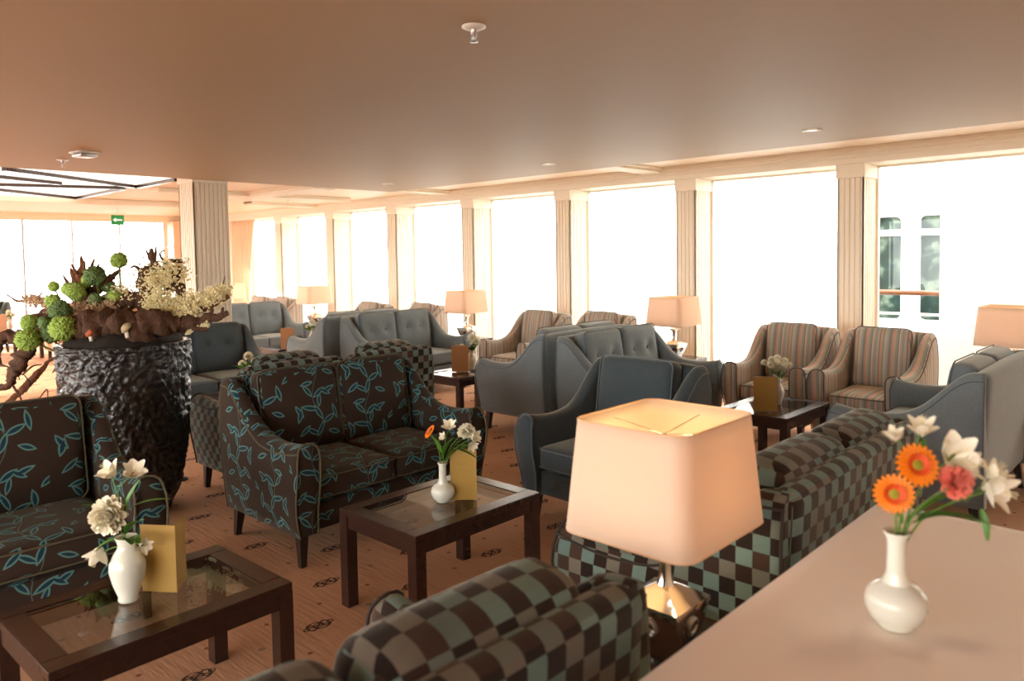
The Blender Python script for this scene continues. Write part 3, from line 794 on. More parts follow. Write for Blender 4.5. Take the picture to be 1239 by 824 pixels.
o = place(st_, (-.66, 6.1, 0), 0, 'dark side table whose leg shows behind the plump-cushioned slate sofa')
# linen covered table in the foreground
def linen_table():
    t = empty('buffet_table', (-.21, .9, 0), 0, 'long table under a pale blush cloth along the checked sofas', 'table')
    MB().box(-.48, .48, -1.35, 1.35, .83, .87, .004).build('tabletop', WENGE, t, smooth=False)
    for sx in (-1, 1):
        for sy in (-1, 1): MB().box(sx*.44-.025, sx*.44+.025, sy*1.3-.025, sy*1.3+.025, 0, .83).build('leg', WENGE, t, smooth=False)
    mb = MB(); nx, ny = 44, 110; X0, X1, Y0, Y1 = -.49, .49, -1.37, 1.37; drop = .34; vs = []; fs = []
    us = [(i/(nx))*(X1-X0+2*drop)-(X1-X0)/2-drop for i in range(nx+1)]; vv = [(j/ny)*(Y1-Y0+2*drop)-(Y1-Y0)/2-drop for j in range(ny+1)]
    for v in vv:
        for u in us:
            ox = max(0, abs(u)-X1); oy = max(0, abs(v)-Y1)
            x = max(X0, min(X1, u)); y = max(Y0, min(Y1, v)); z = .876
            d = max(ox, oy)
            if ox > 0: x += (1 if u > 0 else -1)*(.006+.012*min(1, ox*8)*(1+sin(v*14))*.5)
            if oy > 0: y += (1 if v > 0 else -1)*(.006+.012*min(1, oy*8)*(1+sin(u*14))*.5)
            z -= d
            if d == 0:
                z += .0022*noise.noise(Vector((u*3, v*2.2, 0))) + .0016*math.exp(-((u-.12+.25*v)/.012)**2) + .0016*math.exp(-((v-.55-.3*u)/.01)**2) + .0016*math.exp(-((v-.05+.2*u)/.01)**2)
            vs.append((x, y, z))
    for j in range(ny):
        for i in range(nx): a = j*(nx+1)+i; fs.append((a, a+1, a+nx+2, a+nx+1))
    mb.add(vs, fs); o = mb.build('tablecloth', LINEN); o.location = (-.21, .9, 0)
    finish(o, 'pale blush linen cloth draped over the long table', 'tablecloth')
linen_table()
LT = .8785

# ------------------------------------------------------------------ flowers, vases, cards
def vase_bottle(loc, label, s=1.14):
    m_ = MB().lathe([(r*s, z*s) for r, z in [(.001, .003), (.026, .0), (.030, .004), (.031, .008), (.042, .018), (.0485, .034), (.049, .046), (.045, .060), (.034, .071), (.022, .077), (.0175, .083), (.0155, .095), (.0148, .12), (.0148, .145), (.0165, .154), (.021, .160), (.0205, .163), (.015, .158), (.0125, .15), (.0125, .10), (.03, .06), (.03, .02), (.001, .012)]], 32)
    o = m_.build('vase', PORC); o.location = loc; return finish(o, label, 'vase')
def vase_urn(loc, label, s=1.12):
    m_ = MB().lathe([(r*s, z*s) for r, z in [(.001, .004), (.024, .0), (.027, .006), (.025, .014), (.038, .05), (.046, .085), (.045, .105), (.034, .13), (.024, .145), (.022, .155), (.027, .172), (.0285, .176), (.025, .175), (.019, .155), (.03, .11), (.03, .05), (.001, .02)]], 32)
    o = m_.build('vase', PORC); o.location = loc; return finish(o, label, 'vase')
def petal_mesh(mb, L, w, cup, M, tip=1.0, n=5):
    vs = []; fs = []
    for i in range(n+1):
        t = i/n; ww = w*(sin(pi*min(1, t*.9+.06))**.7)*(1 if t < .8 else tip); z = cup*t*t*L
        for s in (-1, 0, 1): vs.append((s*ww/2, t*L, z+abs(s)*ww*.22))
    for i in range(n):
        for s in (0, 1): a = i*3+s; fs.append((a, a+1, a+4, a+3))
    mb.add(vs, fs, M)
def stem_to(t, base, tip, r=.0022, bend=.02):
    b, e = Vector(base), Vector(tip); m_ = (b+e)/2+Vector((e.x-b.x, e.y-b.y, 0))*(-.18)+Vector((0, 0, bend))
    P = bez([(*b, 0), (*m_, 0), (*e, 0)], 10)
    MB().tube([p.xyz for p in P], r, 6).build('stem', STEMG, t)
def leaf_part(t, base, d, L, w, name='leaf'):
    d = Vector(d).normalized(); side = d.cross(Vector((0, 0, 1))).normalized() if abs(d.z) < .95 else Vector((1, 0, 0)); up_ = side.cross(d)
    M = Matrix((side, d, up_)).transposed().to_4x4(); M.translation = Vector(base)
    mb = MB(); petal_mesh(mb, L, w, -.35, M, n=7)
    mb.build(name, LEAFG, t)
def gerbera(t, tip, d, R=.034, col=None, col2=None):
    M = T(*tip) @ aim(d); mb = MB(); n = 22
    for k_ in range(n): petal_mesh(mb, R, R*.36, .05, M @ Rz(k_/n*2*pi), n=4)
    h = mb.build('petals', col or PETO, t)
    mb = MB()
    for k_ in range(18): petal_mesh(mb, R*.55, R*.22, .35, M @ T(0, 0, .003) @ Rz(k_/18*2*pi+.1), n=3)
    mb.build('inner_petals', col2 or PETO2, t)
    MB().lathe([(.001, .008), (R*.2, .007), (R*.32, .004), (R*.34, -.002), (.001, -.004)], 16, M=M).build('flower_centre', CENT, t)
def carnation(t, tip, d, R, mat, n=90, seed=1):
    rnd = random.Random(seed); M = T(*tip) @ aim(d); mb = MB()
    for k_ in range(n):
        u = (k_+.5)/n; th = k_*2.39996; ph = u*1.95
        petal_mesh(mb, R*(.95-.15*u*0), R*.62, .25, M @ T(0, 0, -R*.35) @ Rz(th) @ Rx(radians(90)-ph+rnd.uniform(-.12, .12)) @ Ry(rnd.uniform(-.7, .7)), n=3)
    mb.build('petals', mat, t)
def trumpet(t, tip, d, R, mat, n=6, open_=.9):
    M = T(*tip) @ aim(d); mb = MB()
    for k_ in range(n): petal_mesh(mb, R*(1.3 if k_ % 2 else 1.15), R*(.62 if k_ % 2 else .85), .05, M @ T(0, 0, -R*.45) @ Rz(k_/n*2*pi) @ Rx(radians(58-open_*22+(k_ % 2)*12)), n=5)
    mb.build('petals', mat, t)
    s = MB()
    for k_ in range(4): s.tube([Vector(tip), (M @ Vector((.006*cos(k_*1.6), .006*sin(k_*1.6), R*.8)))], .0007, 4)
    s.build('stamen', SPRAY, t)
def flower(kind, vloc, mouth, tip, d, R, label, cat, mat=None, group=None, leaves=(), seed=1, extra=()):
    nm = {'g': 'gerbera', 'c': 'carnation', 't': 'alstroemeria'}[kind]
    t = empty(nm, (vloc[0], vloc[1], vloc[2]+mouth), 0, label, cat, group)
    stem_to(t, (0, 0, -.05), tip)
    if kind == 'g': gerbera(t, tip, d, R)
    elif kind == 'c': carnation(t, tip, d, R, mat or PETW, seed=seed)
    else: trumpet(t, tip, d, R, mat or PETW)
    for (tp, dd, rr) in extra:
        MB().tube([Vector(tip)*.7, Vector(tp)], .0014, 5).build('stem', STEMG, t)
        trumpet(t, tp, dd, rr, mat or PETW)
    for (b, dd, L, w) in leaves: leaf_part(t, b, dd, L, w)
    return t
# screen-aligned basis for arranging bouquets as seen: R_ right, C_ towards the camera
R_ = Vector((cos(YAW), sin(YAW), 0)); C_ = Vector((sin(YAW), -cos(YAW), 0))
def b3(r, c, z): v = R_*r+C_*c; return (v.x, v.y, z)

# -- bouquet on the linen table
v = (-.442, 1.525, LT); vase_bottle(v, 'white bottle vase standing on the blush tablecloth')
M_ = .18
flower('g', v, M_, b3(.026, .02, .138), b3(.0, .9, .35), .041, 'orange gerbera with green centre, upper one over the blush tablecloth', 'flower', leaves=[(b3(.01, 0, .02), b3(-.3, .2, 1), .08, .014)])
flower('g', v, M_, b3(-.022, .03, .088), b3(-.25, .95, .15), .037, 'orange gerbera with green centre, lower one over the blush tablecloth', 'flower')
flower('c', v, M_, b3(.105, .02, .105), b3(.1, .95, .3), .034, 'coral carnation above the blush tablecloth', 'flower', PETP, leaves=[(b3(.04, 0, .03), b3(1, .2, .3), .12, .022), (b3(.03, 0, .02), b3(1, .3, .65), .10, .018)])
flower('t', v, M_, b3(.062, -.03, .195), b3(-.1, .25, 1), .036, 'tall white alstroemeria rising behind the orange gerberas', 'flower', PETC, extra=[(b3(.005, -.02, .185), b3(-.3, .1, 1), .026)], leaves=[(b3(.04, -.01, .12), b3(.2, 0, 1), .06, .016)])
flower('t', v, M_, b3(.115, -.01, .150), b3(.1, .8, .5), .050, 'open white alstroemeria above the coral carnation', 'flower', PETC, extra=[(b3(.145, -.02, .125), b3(.7, .5, .2), .042)])
flower('t', v, M_, b3(.185, .0, .085), b3(.5, .7, -.1), .050, 'white alstroemeria drooping outwards beyond the coral carnation', 'flower', PETC, extra=[(b3(.19, -.01, .11), b3(.5, .3, .8), .036)], leaves=[(b3(.155, .01, .05), b3(.25, .1, -1), .055, .014), (b3(.04, 0, .035), b3(1, 0, .15), .14, .022), (b3(.02, 0, .02), b3(.8, 0, 1), .10, .02)])
# -- centre coffee table
v = (-2.632, 2.287, TH); vase_bottle(v, 'white bottle vase on the centre coffee table')
flower('g', v, .18, b3(-.055, .0, .15), b3(-.7, .3, .55), .036, 'orange gerbera leaning out over the centre coffee table', 'flower')
flower('c', v, .18, b3(.115, .0, .155), b3(0, .5, .8), .046, 'white carnation in the bouquet on the centre table, next to the ochre card', 'flower', PETC, seed=3, leaves=[(b3(.02, 0, .02), b3(.5, .3, .8), .13, .03), (b3(.04, .01, .07), b3(1, .3, .05), .13, .026)])
flower('t', v, .18, b3(.038, .01, .175), b3(-.1, .5, 1), .046, 'white alstroemeria standing tallest in the centre table bouquet', 'flower', PETC, extra=[(b3(.010, .02, .13), b3(-.6, .5, .4), .028)], leaves=[(b3(.0, 0, .02), b3(.25, .3, 1), .15, .03), (b3(-.005, 0, .05), b3(-.2, .3, 1), .12, .026), (b3(.02, .0, .03), b3(.5, .1, 1), .14, .03)])
flower('t', v, .18, b3(.150, .01, .125), b3(.8, .5, .4), .044, 'white alstroemeria reaching beyond the ochre card of the centre table', 'flower', PETC, extra=[(b3(.14, .02, .09), b3(.5, .7, -.2), .036)], leaves=[(b3(.05, 0, .08), b3(.9, .1, .2), .12, .024), (b3(.03, 0, .04), b3(.9, .1, .7), .12, .026)])
# -- nearest coffee table
v = (-2.665, .905, TH); vase_urn(v, 'white urn-shaped vase on the nearest coffee table', 1.25)
flower('t', v, .215, b3(-.045, .0, .225), b3(-.5, .5, .8), .052, 'white alstroemeria pair at the top of the nearest bouquet', 'flower', PETC, extra=[(b3(.035, 0, .225), b3(.4, .5, .8), .050)], leaves=[(b3(.0, 0, .09), b3(.9, 0, .6), .15, .022), (b3(0, 0, .08), b3(.2, .2, 1), .12, .026)])
flower('c', v, .215, b3(-.05, .03, .085), b3(-.1, .95, .2), .068, 'full white carnation in the middle of the nearest bouquet', 'flower', PETC, seed=5, leaves=[(b3(-.04, .01, .09), b3(-.9, 0, .6), .10, .02), (b3(.02, .02, .0), b3(.5, .8, .5), .09, .04), (b3(.01, .02, .02), b3(.6, .4, .9), .12, .04)])
flower('t', v, .215, b3(-.085, .02, -.045), b3(-.35, .3, -1), .055, 'white bell-like alstroemeria hanging beside the urn-shaped vase', 'flower', PETC, leaves=[(b3(-.02, .01, .0), b3(-.95, .3, -.1), .08, .03)])
flower('t', v, .215, b3(.065, .02, -.02), b3(.8, .5, -.1), .036, 'small white alstroemeria in front of the open ochre card', 'flower', PETC, leaves=[(b3(.01, .02, .0), b3(.6, .5, .4), .10, .04)])
# -- table by the striped armchairs
v = (-2.40, 5.40, TH); vase_urn(v, 'white vase behind the menu card, holding the white flower dome')
for q, (r, c, z) in enumerate([(-.10, 0, .15), (-.055, .03, .175), (0, .0, .185), (.05, .02, .165), (.09, 0, .13), (-.02, .05, .16), (.03, .06, .14), (-.07, .06, .14)]):
    flower('c', v, .175, b3(r, c, z), b3(r*4, .4+c*3, .8), .030, 'small white rose in the dome bouquet before the striped armchairs', 'flower', PETC, 'white dome bouquet roses', seed=q, leaves=[(b3(r*.3, c, .03), b3(r*3+.05, .4, .8), .10, .022)] if q % 2 == 0 else ())
# -- tan menu table
v = (-5.52, 5.22, TH); vase_urn(v, 'white vase behind the tan menu between the slate sofas')
for q, (r, c, z, R) in enumerate([(-.10, .0, .06, .038), (.0, .02, .16, .05), (.05, .0, .12, .045), (.02, .04, .10, .035)]):
    flower('c', v, .175, b3(r, c, z), b3(r*3, .5, .8), R, 'cream carnation in the bouquet behind the tan menu', 'flower', PETC, 'cream carnations behind the tan menu', seed=q+10, leaves=[(b3(r*.3, 0, .0), b3(r*3+.1, .4, .9), .13, .035), (b3(r*.3, 0, .0), b3(-.4, .4, .8), .12, .035)])
# -- far tables
def small_bouquet(v, word, group):
    for q, (r, c, z, R) in enumerate([(-.06, .0, .08, .04), (.0, .02, .15, .045), (.06, .0, .10, .045), (.02, .04, .05, .035)]):
        flower('c', v, .175, b3(r, c, z), b3(r*3, .5, .8), R, word, 'flower', PETC, group, seed=q+20, leaves=[(b3(r*.3, 0, .0), b3(r*3+.1, .4, .9), .13, .04), (b3(r*.3, 0, .0), b3(-.5, .4, .7), .14, .04)])
v = (-8.75, 5.38, TH); vase_urn(v, 'white vase on the distant reddish coffee table'); small_bouquet(v, 'white flower in the bouquet on the distant reddish table', 'flowers on the distant reddish table')
v = (-6.1, 3.12, TH); vase_urn(v, 'white vase behind the checked armchair back'); small_bouquet(v, 'cream flower showing between dark slate sofa and checked armchair', 'flowers between dark slate sofa and checked armchair')
v = (-15.1, 3.4, TH); vase_urn(v, 'white vase on the far corner table'); small_bouquet(v, 'pale flower beside the menu in the far corner', 'flowers in the far corner')

def card(loc, rz, w, h, mat, ang, label, inner=None):
    t = empty('menu_card', loc, rz, label, 'menu card')
    c = MB(); c.box(-w, 0, 0, .002, 0, h); c.build('front_cover', mat, t, smooth=False)
    c = MB(); c.box(0, w, 0, .002, 0, h, M=Rz(ang)); c.build('back_cover', inner or mat, t, smooth=False)
    f = MB(); f.box(-w*.72, -w*.28, -.0006, .0, h*.72, h*.725); f.build('emboss', TAN, t, smooth=False)
MAROON = plain('maroon_card', srgb(72, 22, 28), .5)
yawd = YAW
card((-2.60, 1.04, TH), yawd+radians(-8), .13, .235, GOLD, radians(108), 'open ochre card standing on the nearest coffee table')
card((-2.53, 2.41, TH), yawd+radians(2), .125, .235, GOLD, radians(150), 'ochre card standing behind the vase on the centre coffee table')
card((-2.30, 5.18, TH), yawd+radians(-12), .165, .25, GOLD, radians(95), 'ochre menu card with maroon edge before the white flower dome', MAROON)
card((-5.44, 5.10, TH), yawd+radians(2), .17, .26, TAN, radians(140), 'tan menu card standing on the table between the slate sofas')
card((-8.60, 5.02, TH), yawd+radians(2), .17, .27, TAN, radians(140), 'tan menu card on the distant reddish coffee table')
card((-14.75, 3.28, TH), yawd+radians(2), .22, .3, TAN, radians(140), 'tan menu card on the far corner table')

# ------------------------------------------------------------------ planter with driftwood and flower heads
PX, PY = -5.085, 1.765
def pot():
    prof = [(.235, 0), (.245, .03), (.29, .15), (.32, .28), (.345, .45), (.362, .65), (.37, .85), (.378, 1.02), (.38, 1.09)]
    P = bez([(r, 0, z) for r, z in prof], 130); mb = MB(); N = 230
    def dp(th, r, z):
        c, s = cos(th), sin(th); p = Vector((c*4.4, s*4.4, z*10.5))
        p2 = p + Vector((noise.noise(p*.9), noise.noise(p*.9+Vector((9, 0, 0))), 0))*1.1
        a = 1-abs(noise.noise(p2*1.5))*2.2; b = 1-abs(noise.noise(p2*3.4+Vector((5, 5, 5))))*2.0
        d = (.018*a+.011*b)*min(1, z*5+.25)
        return ((r+d-.01)*c, (r+d-.01)*s, z)
    rings = [[dp(j/N*2*pi, p.x, p.z) for j in range(N)] for p in P]
    for r, z in ((.36, 1.095), (.345, 1.08), (.34, 1.06), (.01, 1.06)): rings.append([(r*cos(j/N*2*pi), r*sin(j/N*2*pi), z) for j in range(N)])
    mb.loft(rings, True, False); o = mb.build('planter', POTM); o.location = (PX, PY, 0)
    finish(o, 'tall black planter with crinkled glossy surface holding driftwood and flowers', 'planter')
pot()
mb = MB(); rings = []
for q in range(9):
    u = q/8; r = .345*cos(u*pi/2)+.001
    rings.append([((r*cos(a/40*2*pi))*(1+.05*noise.noise(Vector((cos(a/40*2*pi)*3, sin(a/40*2*pi)*3, u*4)))), r*sin(a/40*2*pi), 1.07+.15*sin(u*pi/2)+.05*noise.noise(Vector((r*9*cos(a/40*2*pi), r*9*sin(a/40*2*pi), 2)))) for a in range(40)])
mb.loft(rings, True, True); o = mb.build('moss_bed', plain('dark_moss', srgb(34, 26, 19), .95, var=.5, scale=30, bump=.8)); o.location = (PX, PY, 0)
finish(o, 'dark moss and bark filling the mouth of the black planter', 'moss', kind='stuff')
def W3(p):            # (right, height, towards camera) -> world, about the planter's axis
    v = R_*p[0]+C_*p[2]; return (PX+v.x, PY+v.y, p[1])
def drift(pts, label, mat=DRIFT, jit=.6, n=14, seed=0, twigs=(), name='driftwood'):
    """pts: (right, height, depth, radius)"""
    P = bez([(*W3(p[:3]), p[3]) for p in pts], max(24, len(pts)*14))
    mb = MB()
    rad = [max(.002, p.w*(1+.25*noise.noise(Vector((i*.9, seed, 0))))) for i, p in enumerate(P)]
    jp = [p.xyz+Vector((noise.noise(p.xyz*14+Vector((seed, 0, 0))), noise.noise(p.xyz*14+Vector((0, seed, 3))), noise.noise(p.xyz*14+Vector((3, 0, seed)))))*min(.02, p.w*.7) for p in P]
    mb.tube(jp, rad, n, jit=jit, seed=seed)
    o = mb.build(name, mat)
    for tw in twigs:
        Q = bez([(*W3(p[:3]), p[3]) for p in tw], 14); m2 = MB(); m2.tube([q.xyz for q in Q], [max(.0015, q.w) for q in Q], 7, jit=.4, seed=seed+3); m2.build('twig', mat, o)
    return finish(o, label, 'driftwood')
drift([(-0.502, 1.180, 0.15, 0.03), (-0.370, 1.190, 0.2, 0.05), (-0.185, 1.211, 0.22, 0.075), (0.026, 1.216, 0.22, 0.095), (0.238, 1.211, 0.18, 0.085), (0.407, 1.211, 0.1, 0.05), (0.565, 1.232, 0.05, 0.03), (0.686, 1.269, 0.05, 0.014)], 'thick horizontal driftwood log lying across the planter rim', seed=1, n=14,
      twigs=[[(0.565, 1.238, 0.05, 0.02), (0.586, 1.285, 0.05, 0.01), (0.586, 1.317, 0.05, 0.004)], [(0.649, 1.259, 0.05, 0.016), (0.655, 1.306, 0.05, 0.006)], [(0.422, 1.222, 0.1, 0.03), (0.502, 1.180, 0.1, 0.018), (0.565, 1.169, 0.08, 0.01)]])
drift([(-0.238, 1.306, 0, 0.05), (-0.079, 1.348, 0.02, 0.05), (0.079, 1.359, 0, 0.05), (0.238, 1.306, -0.02, 0.045), (0.370, 1.285, 0, 0.03)], 'knotted driftwood piece lying behind the thick horizontal log', seed=11, n=12)
drift([(-0.333, 1.306, 0.05, 0.02), (-0.417, 1.296, 0.05, 0.03), (-0.512, 1.243, 0.05, 0.036), (-0.565, 1.180, 0.05, 0.03), (-0.586, 1.095, 0.05, 0.02)], 'curved driftwood root arching out over the planter side', seed=2)
drift([(-0.396, 1.201, 0.12, 0.03), (-0.470, 1.137, 0.16, 0.042), (-0.533, 1.032, 0.18, 0.045), (-0.586, 0.937, 0.18, 0.035), (-0.618, 0.863, 0.18, 0.022), (-0.692, 0.842, 0.18, 0.018), (-0.723, 0.799, 0.18, 0.02), (-0.713, 0.725, 0.18, 0.014)], 'long hooked driftwood root hanging beside the planter down to the leaf sofa', seed=3,
      twigs=[[(-0.544, 0.916, 0.18, 0.006), (-0.480, 0.968, 0.18, 0.005), (-0.422, 0.979, 0.18, 0.003)], [(-0.607, 0.852, 0.18, 0.007), (-0.570, 0.789, 0.18, 0.006), (-0.544, 0.725, 0.18, 0.004)], [(-0.528, 0.810, 0.18, 0.006), (-0.502, 0.863, 0.18, 0.005), (-0.533, 0.916, 0.18, 0.003)]])
drift([(-0.354, 1.032, 0.1, 0.012), (-0.438, 0.979, 0.1, 0.012), (-0.502, 0.905, 0.1, 0.018), (-0.576, 0.831, 0.1, 0.02), (-0.649, 0.768, 0.1, 0.018), (-0.723, 0.715, 0.1, 0.012)], 'straight reddish root slanting down beside the planter', DRIFTR, seed=4, twigs=[[(-0.354, 0.989, 0.1, 0.01), (-0.407, 0.916, 0.1, 0.004)], [(-0.502, 0.747, 0.1, 0.004), (-0.449, 0.810, 0.1, 0.004), (-0.444, 0.747, 0.1, 0.003)]])
drift([(-0.586, 1.095, 0, 0.02), (-0.639, 1.116, 0, 0.035), (-0.723, 1.137, 0, 0.035), (-0.787, 1.106, 0, 0.028), (-0.813, 1.021, 0, 0.02), (-0.818, 0.947, 0, 0.018)], 'grey-brown driftwood loop reaching furthest out from the planter', seed=5,
      twigs=[[(-0.818, 0.958, 0, 0.012), (-0.744, 0.947, 0.02, 0.005), (-0.660, 0.905, 0.05, 0.004), (-0.618, 0.873, 0.1, 0.003)], [(-0.692, 1.095, 0, 0.014), (-0.702, 1.032, 0, 0.008)]])
drift([(0.174, 1.222, 0, 0.035), (0.158, 1.306, 0, 0.034), (0.137, 1.412, 0, 0.036), (0.132, 1.507, 0, 0.034), (0.195, 1.560, 0, 0.026), (0.206, 1.623, 0, 0.02), (0.190, 1.681, 0, 0.008)], 'upright driftwood branch with crown of spikes', seed=6,
      twigs=[[(0.132, 1.528, 0, 0.016), (0.090, 1.570, 0, 0.01), (0.058, 1.565, 0, 0.006)], [(0.211, 1.612, 0, 0.012), (0.222, 1.665, 0, 0.008), (0.222, 1.697, 0, 0.003)], [(0.185, 1.612, 0, 0.012), (0.164, 1.665, 0, 0.006), (0.158, 1.686, 0, 0.003)], [(0.232, 1.581, 0, 0.01), (0.269, 1.549, 0, 0.006)]])
drift([(0.364, 1.602, -0.05, 0.012), (0.301, 1.602, -0.05, 0.013), (0.259, 1.591, -0.05, 0.009), (0.232, 1.623, -0.05, 0.008), (0.227, 1.655, -0.05, 0.006), (0.253, 1.676, -0.05, 0.004)], 'thin curled driftwood twig beside the fluted column', seed=7)
drift([(0.354, 1.570, -0.03, 0.02), (0.322, 1.486, -0.03, 0.03), (0.280, 1.422, -0.03, 0.02), (0.375, 1.433, -0.03, 0.03), (0.364, 1.370, -0.03, 0.02)], 'dark lump of driftwood in front of the fluted column', seed=8)
drift([(-0.269, 1.306, 0, 0.03), (-0.185, 1.412, 0, 0.034), (-0.111, 1.470, 0, 0.026), (-0.058, 1.517, 0, 0.018), (-0.011, 1.554, 0, 0.006)], 'slanting driftwood branch pointing up among the green flower heads', seed=9)
drift([(0.449, 1.275, 0, 0.02), (0.533, 1.296, 0, 0.016), (0.607, 1.343, 0, 0.018), (0.676, 1.370, 0, 0.012)], 'red-tipped driftwood branch over the dark slate sofa', DRIFTR, seed=10, twigs=[[(0.597, 1.370, 0, 0.008), (0.628, 1.412, 0, 0.006), (0.655, 1.502, 0, 0.002)]])
drift([(-0.502, 1.370, -0.05, 0.006), (-0.607, 1.370, -0.05, 0.008), (-0.702, 1.359, -0.05, 0.007), (-0.776, 1.407, -0.05, 0.003)], 'thin reddish twig reaching toward the dark green armchair', DRIFTR, seed=12)
# clump of short reddish roots
cl = []
for i in range(9):
    x0 = 96+i*4.5; cl.append(i)
    a = [(x0-153)*.00528*.95, 1.0+(430-345)*.00528, .0, .018]
drift([(-0.312, 1.412, 0, 0.022), (-0.280, 1.486, 0, 0.022), (-0.248, 1.570, 0, 0.018), (-0.253, 1.644, 0, 0.005)], 'cluster of short reddish root stubs at the top of the planter', DRIFTR, seed=13,
      twigs=[[(-0.290, 1.449, 0, 0.02), (-0.312, 1.528, 0, 0.014), (-0.327, 1.570, 0, 0.005)], [(-0.259, 1.475, 0, 0.02), (-0.206, 1.549, 0, 0.014), (-0.169, 1.623, 0, 0.006)], [(-0.238, 1.449, 0, 0.02), (-0.174, 1.528, 0, 0.014), (-0.143, 1.591, 0, 0.005)], [(-0.301, 1.422, 0.02, 0.018), (-0.343, 1.486, 0.02, 0.01), (-0.364, 1.528, 0.02, 0.004)], [(-0.238, 1.433, 0.03, 0.018), (-0.185, 1.465, 0.03, 0.012), (-0.143, 1.507, 0.03, 0.006)], [(-0.269, 1.528, 0.03, 0.014), (-0.301, 1.591, 0.03, 0.006)], [(-0.227, 1.539, 0.02, 0.012), (-0.222, 1.612, 0.02, 0.004)], [(-0.333, 1.391, 0.02, 0.014), (-0.364, 1.433, 0.02, 0.008)]])
# green flower heads
def ball(px, pz, dep, R, mat, label, seed=0):
    c = Vector(W3((px, pz, dep))); t = empty('flower_head', tuple(c), 0, label, 'flower head', 'green flower heads in the planter')
    bm = bmesh.new(); bmesh.ops.create_icosphere(bm, subdivisions=5 if R > .05 else 4, radius=1)
    vs = []
    for v_ in bm.verts:
        n_ = v_.co.normalized(); d = noise.voronoi(n_*7.5+Vector((seed, 0, 0)))[0][0]; vs.append(n_*R*(1.1-.5*d+.16*noise.noise(n_*2.4+Vector((seed, 1, 1)))))
    fs = [tuple(v_.index for v_ in f.verts) for f in bm.faces]; bm.free()
    MB().add(vs, fs).build('head', mat, t)
    tgt = Vector(W3((max(-.25, min(.25, px*.55)), 1.0, dep*.3)))-c
    MB().tube([(0, 0, 0), tuple(tgt*.5+Vector((0, 0, -.01))), tuple(tgt)], .005, 6).build('stem', STEMG, t)
balls = [(-0.438, 1.143, 0.28)+(.072, 0, 'large lime flower head lowest over the planter rim'), (-0.206, 1.211, 0.3)+(.082, 0, 'large lime flower head on the log near the rim'), (-0.470, 1.238, 0.2)+(.055, 0, 'lime flower head just above the lowest one'),
    (-0.016, 1.612, 0)+(.055, 0, 'bright lime flower head standing alone at the top'), (-0.407, 1.454, 0.05)+(.036, 0, 'small lime flower head at the outer upper edge'), (-0.385, 1.364, 0.1)+(.05, 0, 'lime flower head above the curved root'), (-0.312, 1.438, 0.06)+(.045, 0, 'lime flower head beneath the reddish root stubs'),
    (-0.227, 1.422, 0.12)+(.06, 0, 'lime flower head under the slanting branch'), (-0.143, 1.517, 0.05)+(.07, 1, 'deep green flower head beside the reddish stubs'), (-0.280, 1.306, 0.2)+(.07, 1, 'deep green flower head in the middle of the arrangement'), (-0.333, 1.180, 0.2)+(.075, 1, 'deep green flower head between two large lime ones'),
    (-0.026, 1.380, 0.05)+(.05, 0, 'lime flower head behind the knotted driftwood'), (-0.121, 1.370, 0.1)+(.045, 1, 'green flower head close to the knotted driftwood'), (-0.100, 1.449, -0.02)+(.05, 1, 'green flower head behind the slanting branch'), (0.143, 1.570, -0.1)+(.03, 0, 'small lime flower head behind the upright branch'), (-0.195, 1.486, 0.04)+(.045, 0, 'lime flower head touching the reddish stubs'), (-0.343, 1.243, 0.26)+(.04, 1, 'small deep green flower head above its lime neighbours')]
for i, (r_, h_, d_, R, k_, lb) in enumerate(balls): ball(r_, h_, d_, R, BALLD if k_ else BALLG, lb, i*3.1)
# cream sprays
def spray(path, wid, n, mat, label, seed=0, s=.009):
    rnd = random.Random(seed); mb = MB(); Q = bez([(*p, 0) for p in path], 30)
    for i in range(n):
        q = rnd.choice(Q).xyz; w_ = wid*(1-.5*abs(Q.index(min(Q, key=lambda a: (a.xyz-q).length))/len(Q)-.4))
        p = (q.x+rnd.gauss(0, w_*.42), q.y+rnd.gauss(0, w_*.42), q.z+rnd.gauss(0, w_*.5)); c = W3(p); r = s*rnd.uniform(.6, 1.3)
        M = T(*c) @ Matrix.Rotation(rnd.uniform(0, 6.28), 4, Vector((rnd.gauss(0, 1), rnd.gauss(0, 1), rnd.gauss(0, 1))).normalized())
        mb.add([(r, 0, 0), (-r, 0, 0), (0, r, 0), (0, -r, 0), (0, 0, r*.7), (0, 0, -r*.7)], [(0, 2, 4), (2, 1, 4), (1, 3, 4), (3, 0, 4), (2, 0, 5), (1, 2, 5), (3, 1, 5), (0, 3, 5)], M)
    for k_ in range(7):
        a = Q[rnd.randrange(len(Q))].xyz; b = Q[rnd.randrange(len(Q))].xyz+Vector((0, .03, 0))
        mb.tube([W3(a), W3((a+b)/2+Vector((0, -.02, 0))), W3(b)], .0025, 5)
    o = mb.build('floret_spray', mat, smooth=False); finish(o, label, 'dried flowers')
spray([(0.174, 1.359, 0), (0.290, 1.327, 0), (0.422, 1.327, 0), (0.565, 1.359, 0), (0.639, 1.412, 0)], .085, 2600, SPRAY, 'long straw-coloured floret spray stretching in front of the fluted column', 1)
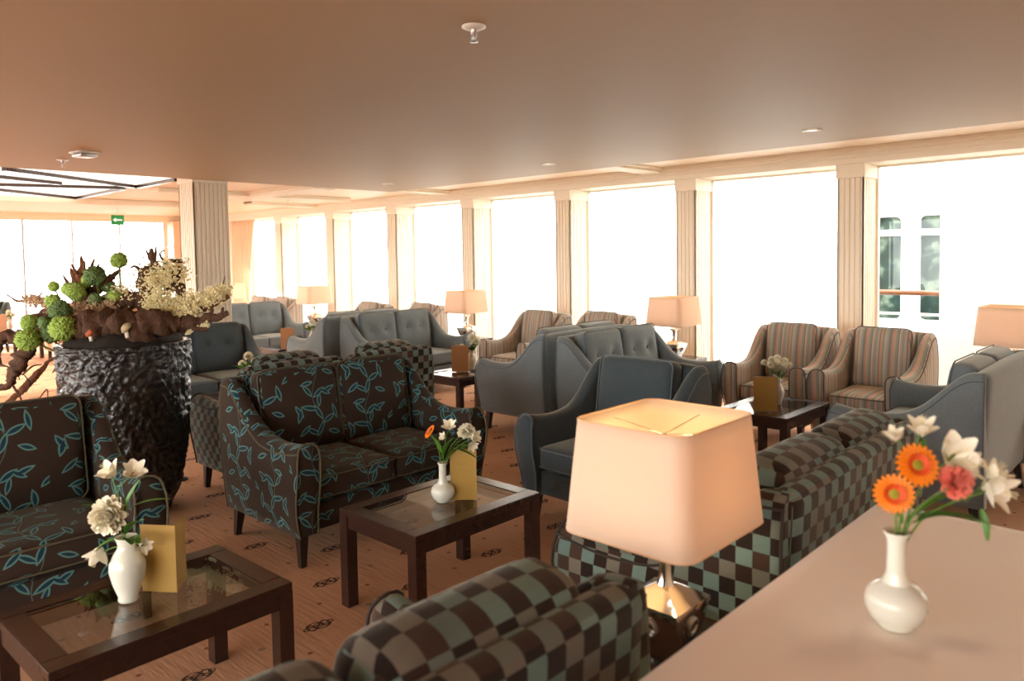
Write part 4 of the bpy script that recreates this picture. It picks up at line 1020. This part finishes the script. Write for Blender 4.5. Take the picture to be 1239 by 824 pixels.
spray([(0.195, 1.449, -0.02), (0.248, 1.502, -0.02), (0.312, 1.528, -0.02)], .14, 1700, SPRAY, 'rounded straw-coloured floret spray beside the upright branch', 2)
spray([(0.185, 1.306, 0.05), (0.317, 1.285, 0.05), (0.475, 1.290, 0.03)], .06, 1300, SPRAY, 'low straw floret spray resting on the log end', 3)
spray([(-0.227, 1.317, 0.1), (-0.132, 1.306, 0.1), (-0.026, 1.338, 0.05)], .07, 700, SPRAYP, 'beige floret spray in the middle of the planter', 4)
spray([(-0.026, 1.422, 0), (0.016, 1.391, 0), (0.058, 1.359, 0)], .07, 400, SPRAY, 'pale floret spray behind the knotted driftwood', 5)
spray([(-0.269, 1.253, 0.12), (-0.396, 1.317, 0.05), (-0.528, 1.359, 0), (-0.634, 1.370, -0.05)], .05, 700, SPRAYP, 'pinkish floret spray fanning out over the curved root', 6)
spray([(0.565, 1.201, 0.08), (0.480, 1.180, 0.08), (0.438, 1.148, 0.08)], .02, 160, SPRAY, 'wisp of pale floret hanging under the log end', 7)
# mushrooms / seed heads on the log
def cap(px, pz, dep, R, mat, label):
    c = W3((px, pz, dep)); t = empty('mushroom', c, 0, label, 'mushroom')
    MB().lathe([(.001, .02), (R*.6, .012), (R, -.006), (R*.8, -.014), (.001, -.01)], 20, M=Rx(radians(50))).build('cap', mat, t)
    MB().tube([(0, 0, -.005), (0, .01, -R*1.6)], R*.3, 8).build('stalk', PETC, t)
cap(*(-0.042, 1.190, 0.32), .036, plain('orange_cap', srgb(190, 92, 48), .6), 'orange mushroom cap on the front of the log')
cap(*(0.164, 1.211, 0.3), .04, plain('beige_cap', srgb(176, 158, 120), .6), 'beige mushroom cap on the front of the log')
# slim dark stand beside the planter
t = empty('floor_stand', (-5.52, 2.26, 0), 0, 'slim black upright stand between planter and checked armchair', 'stand')
MB().lathe([(.001, .012), (.05, .012), (.055, .006), (.055, 0), (.001, 0)], 24).build('base', BLACKM, t)
MB().box(-.012, .012, -.012, .012, .01, 1.08).build('pole', BLACKM, t, smooth=False)
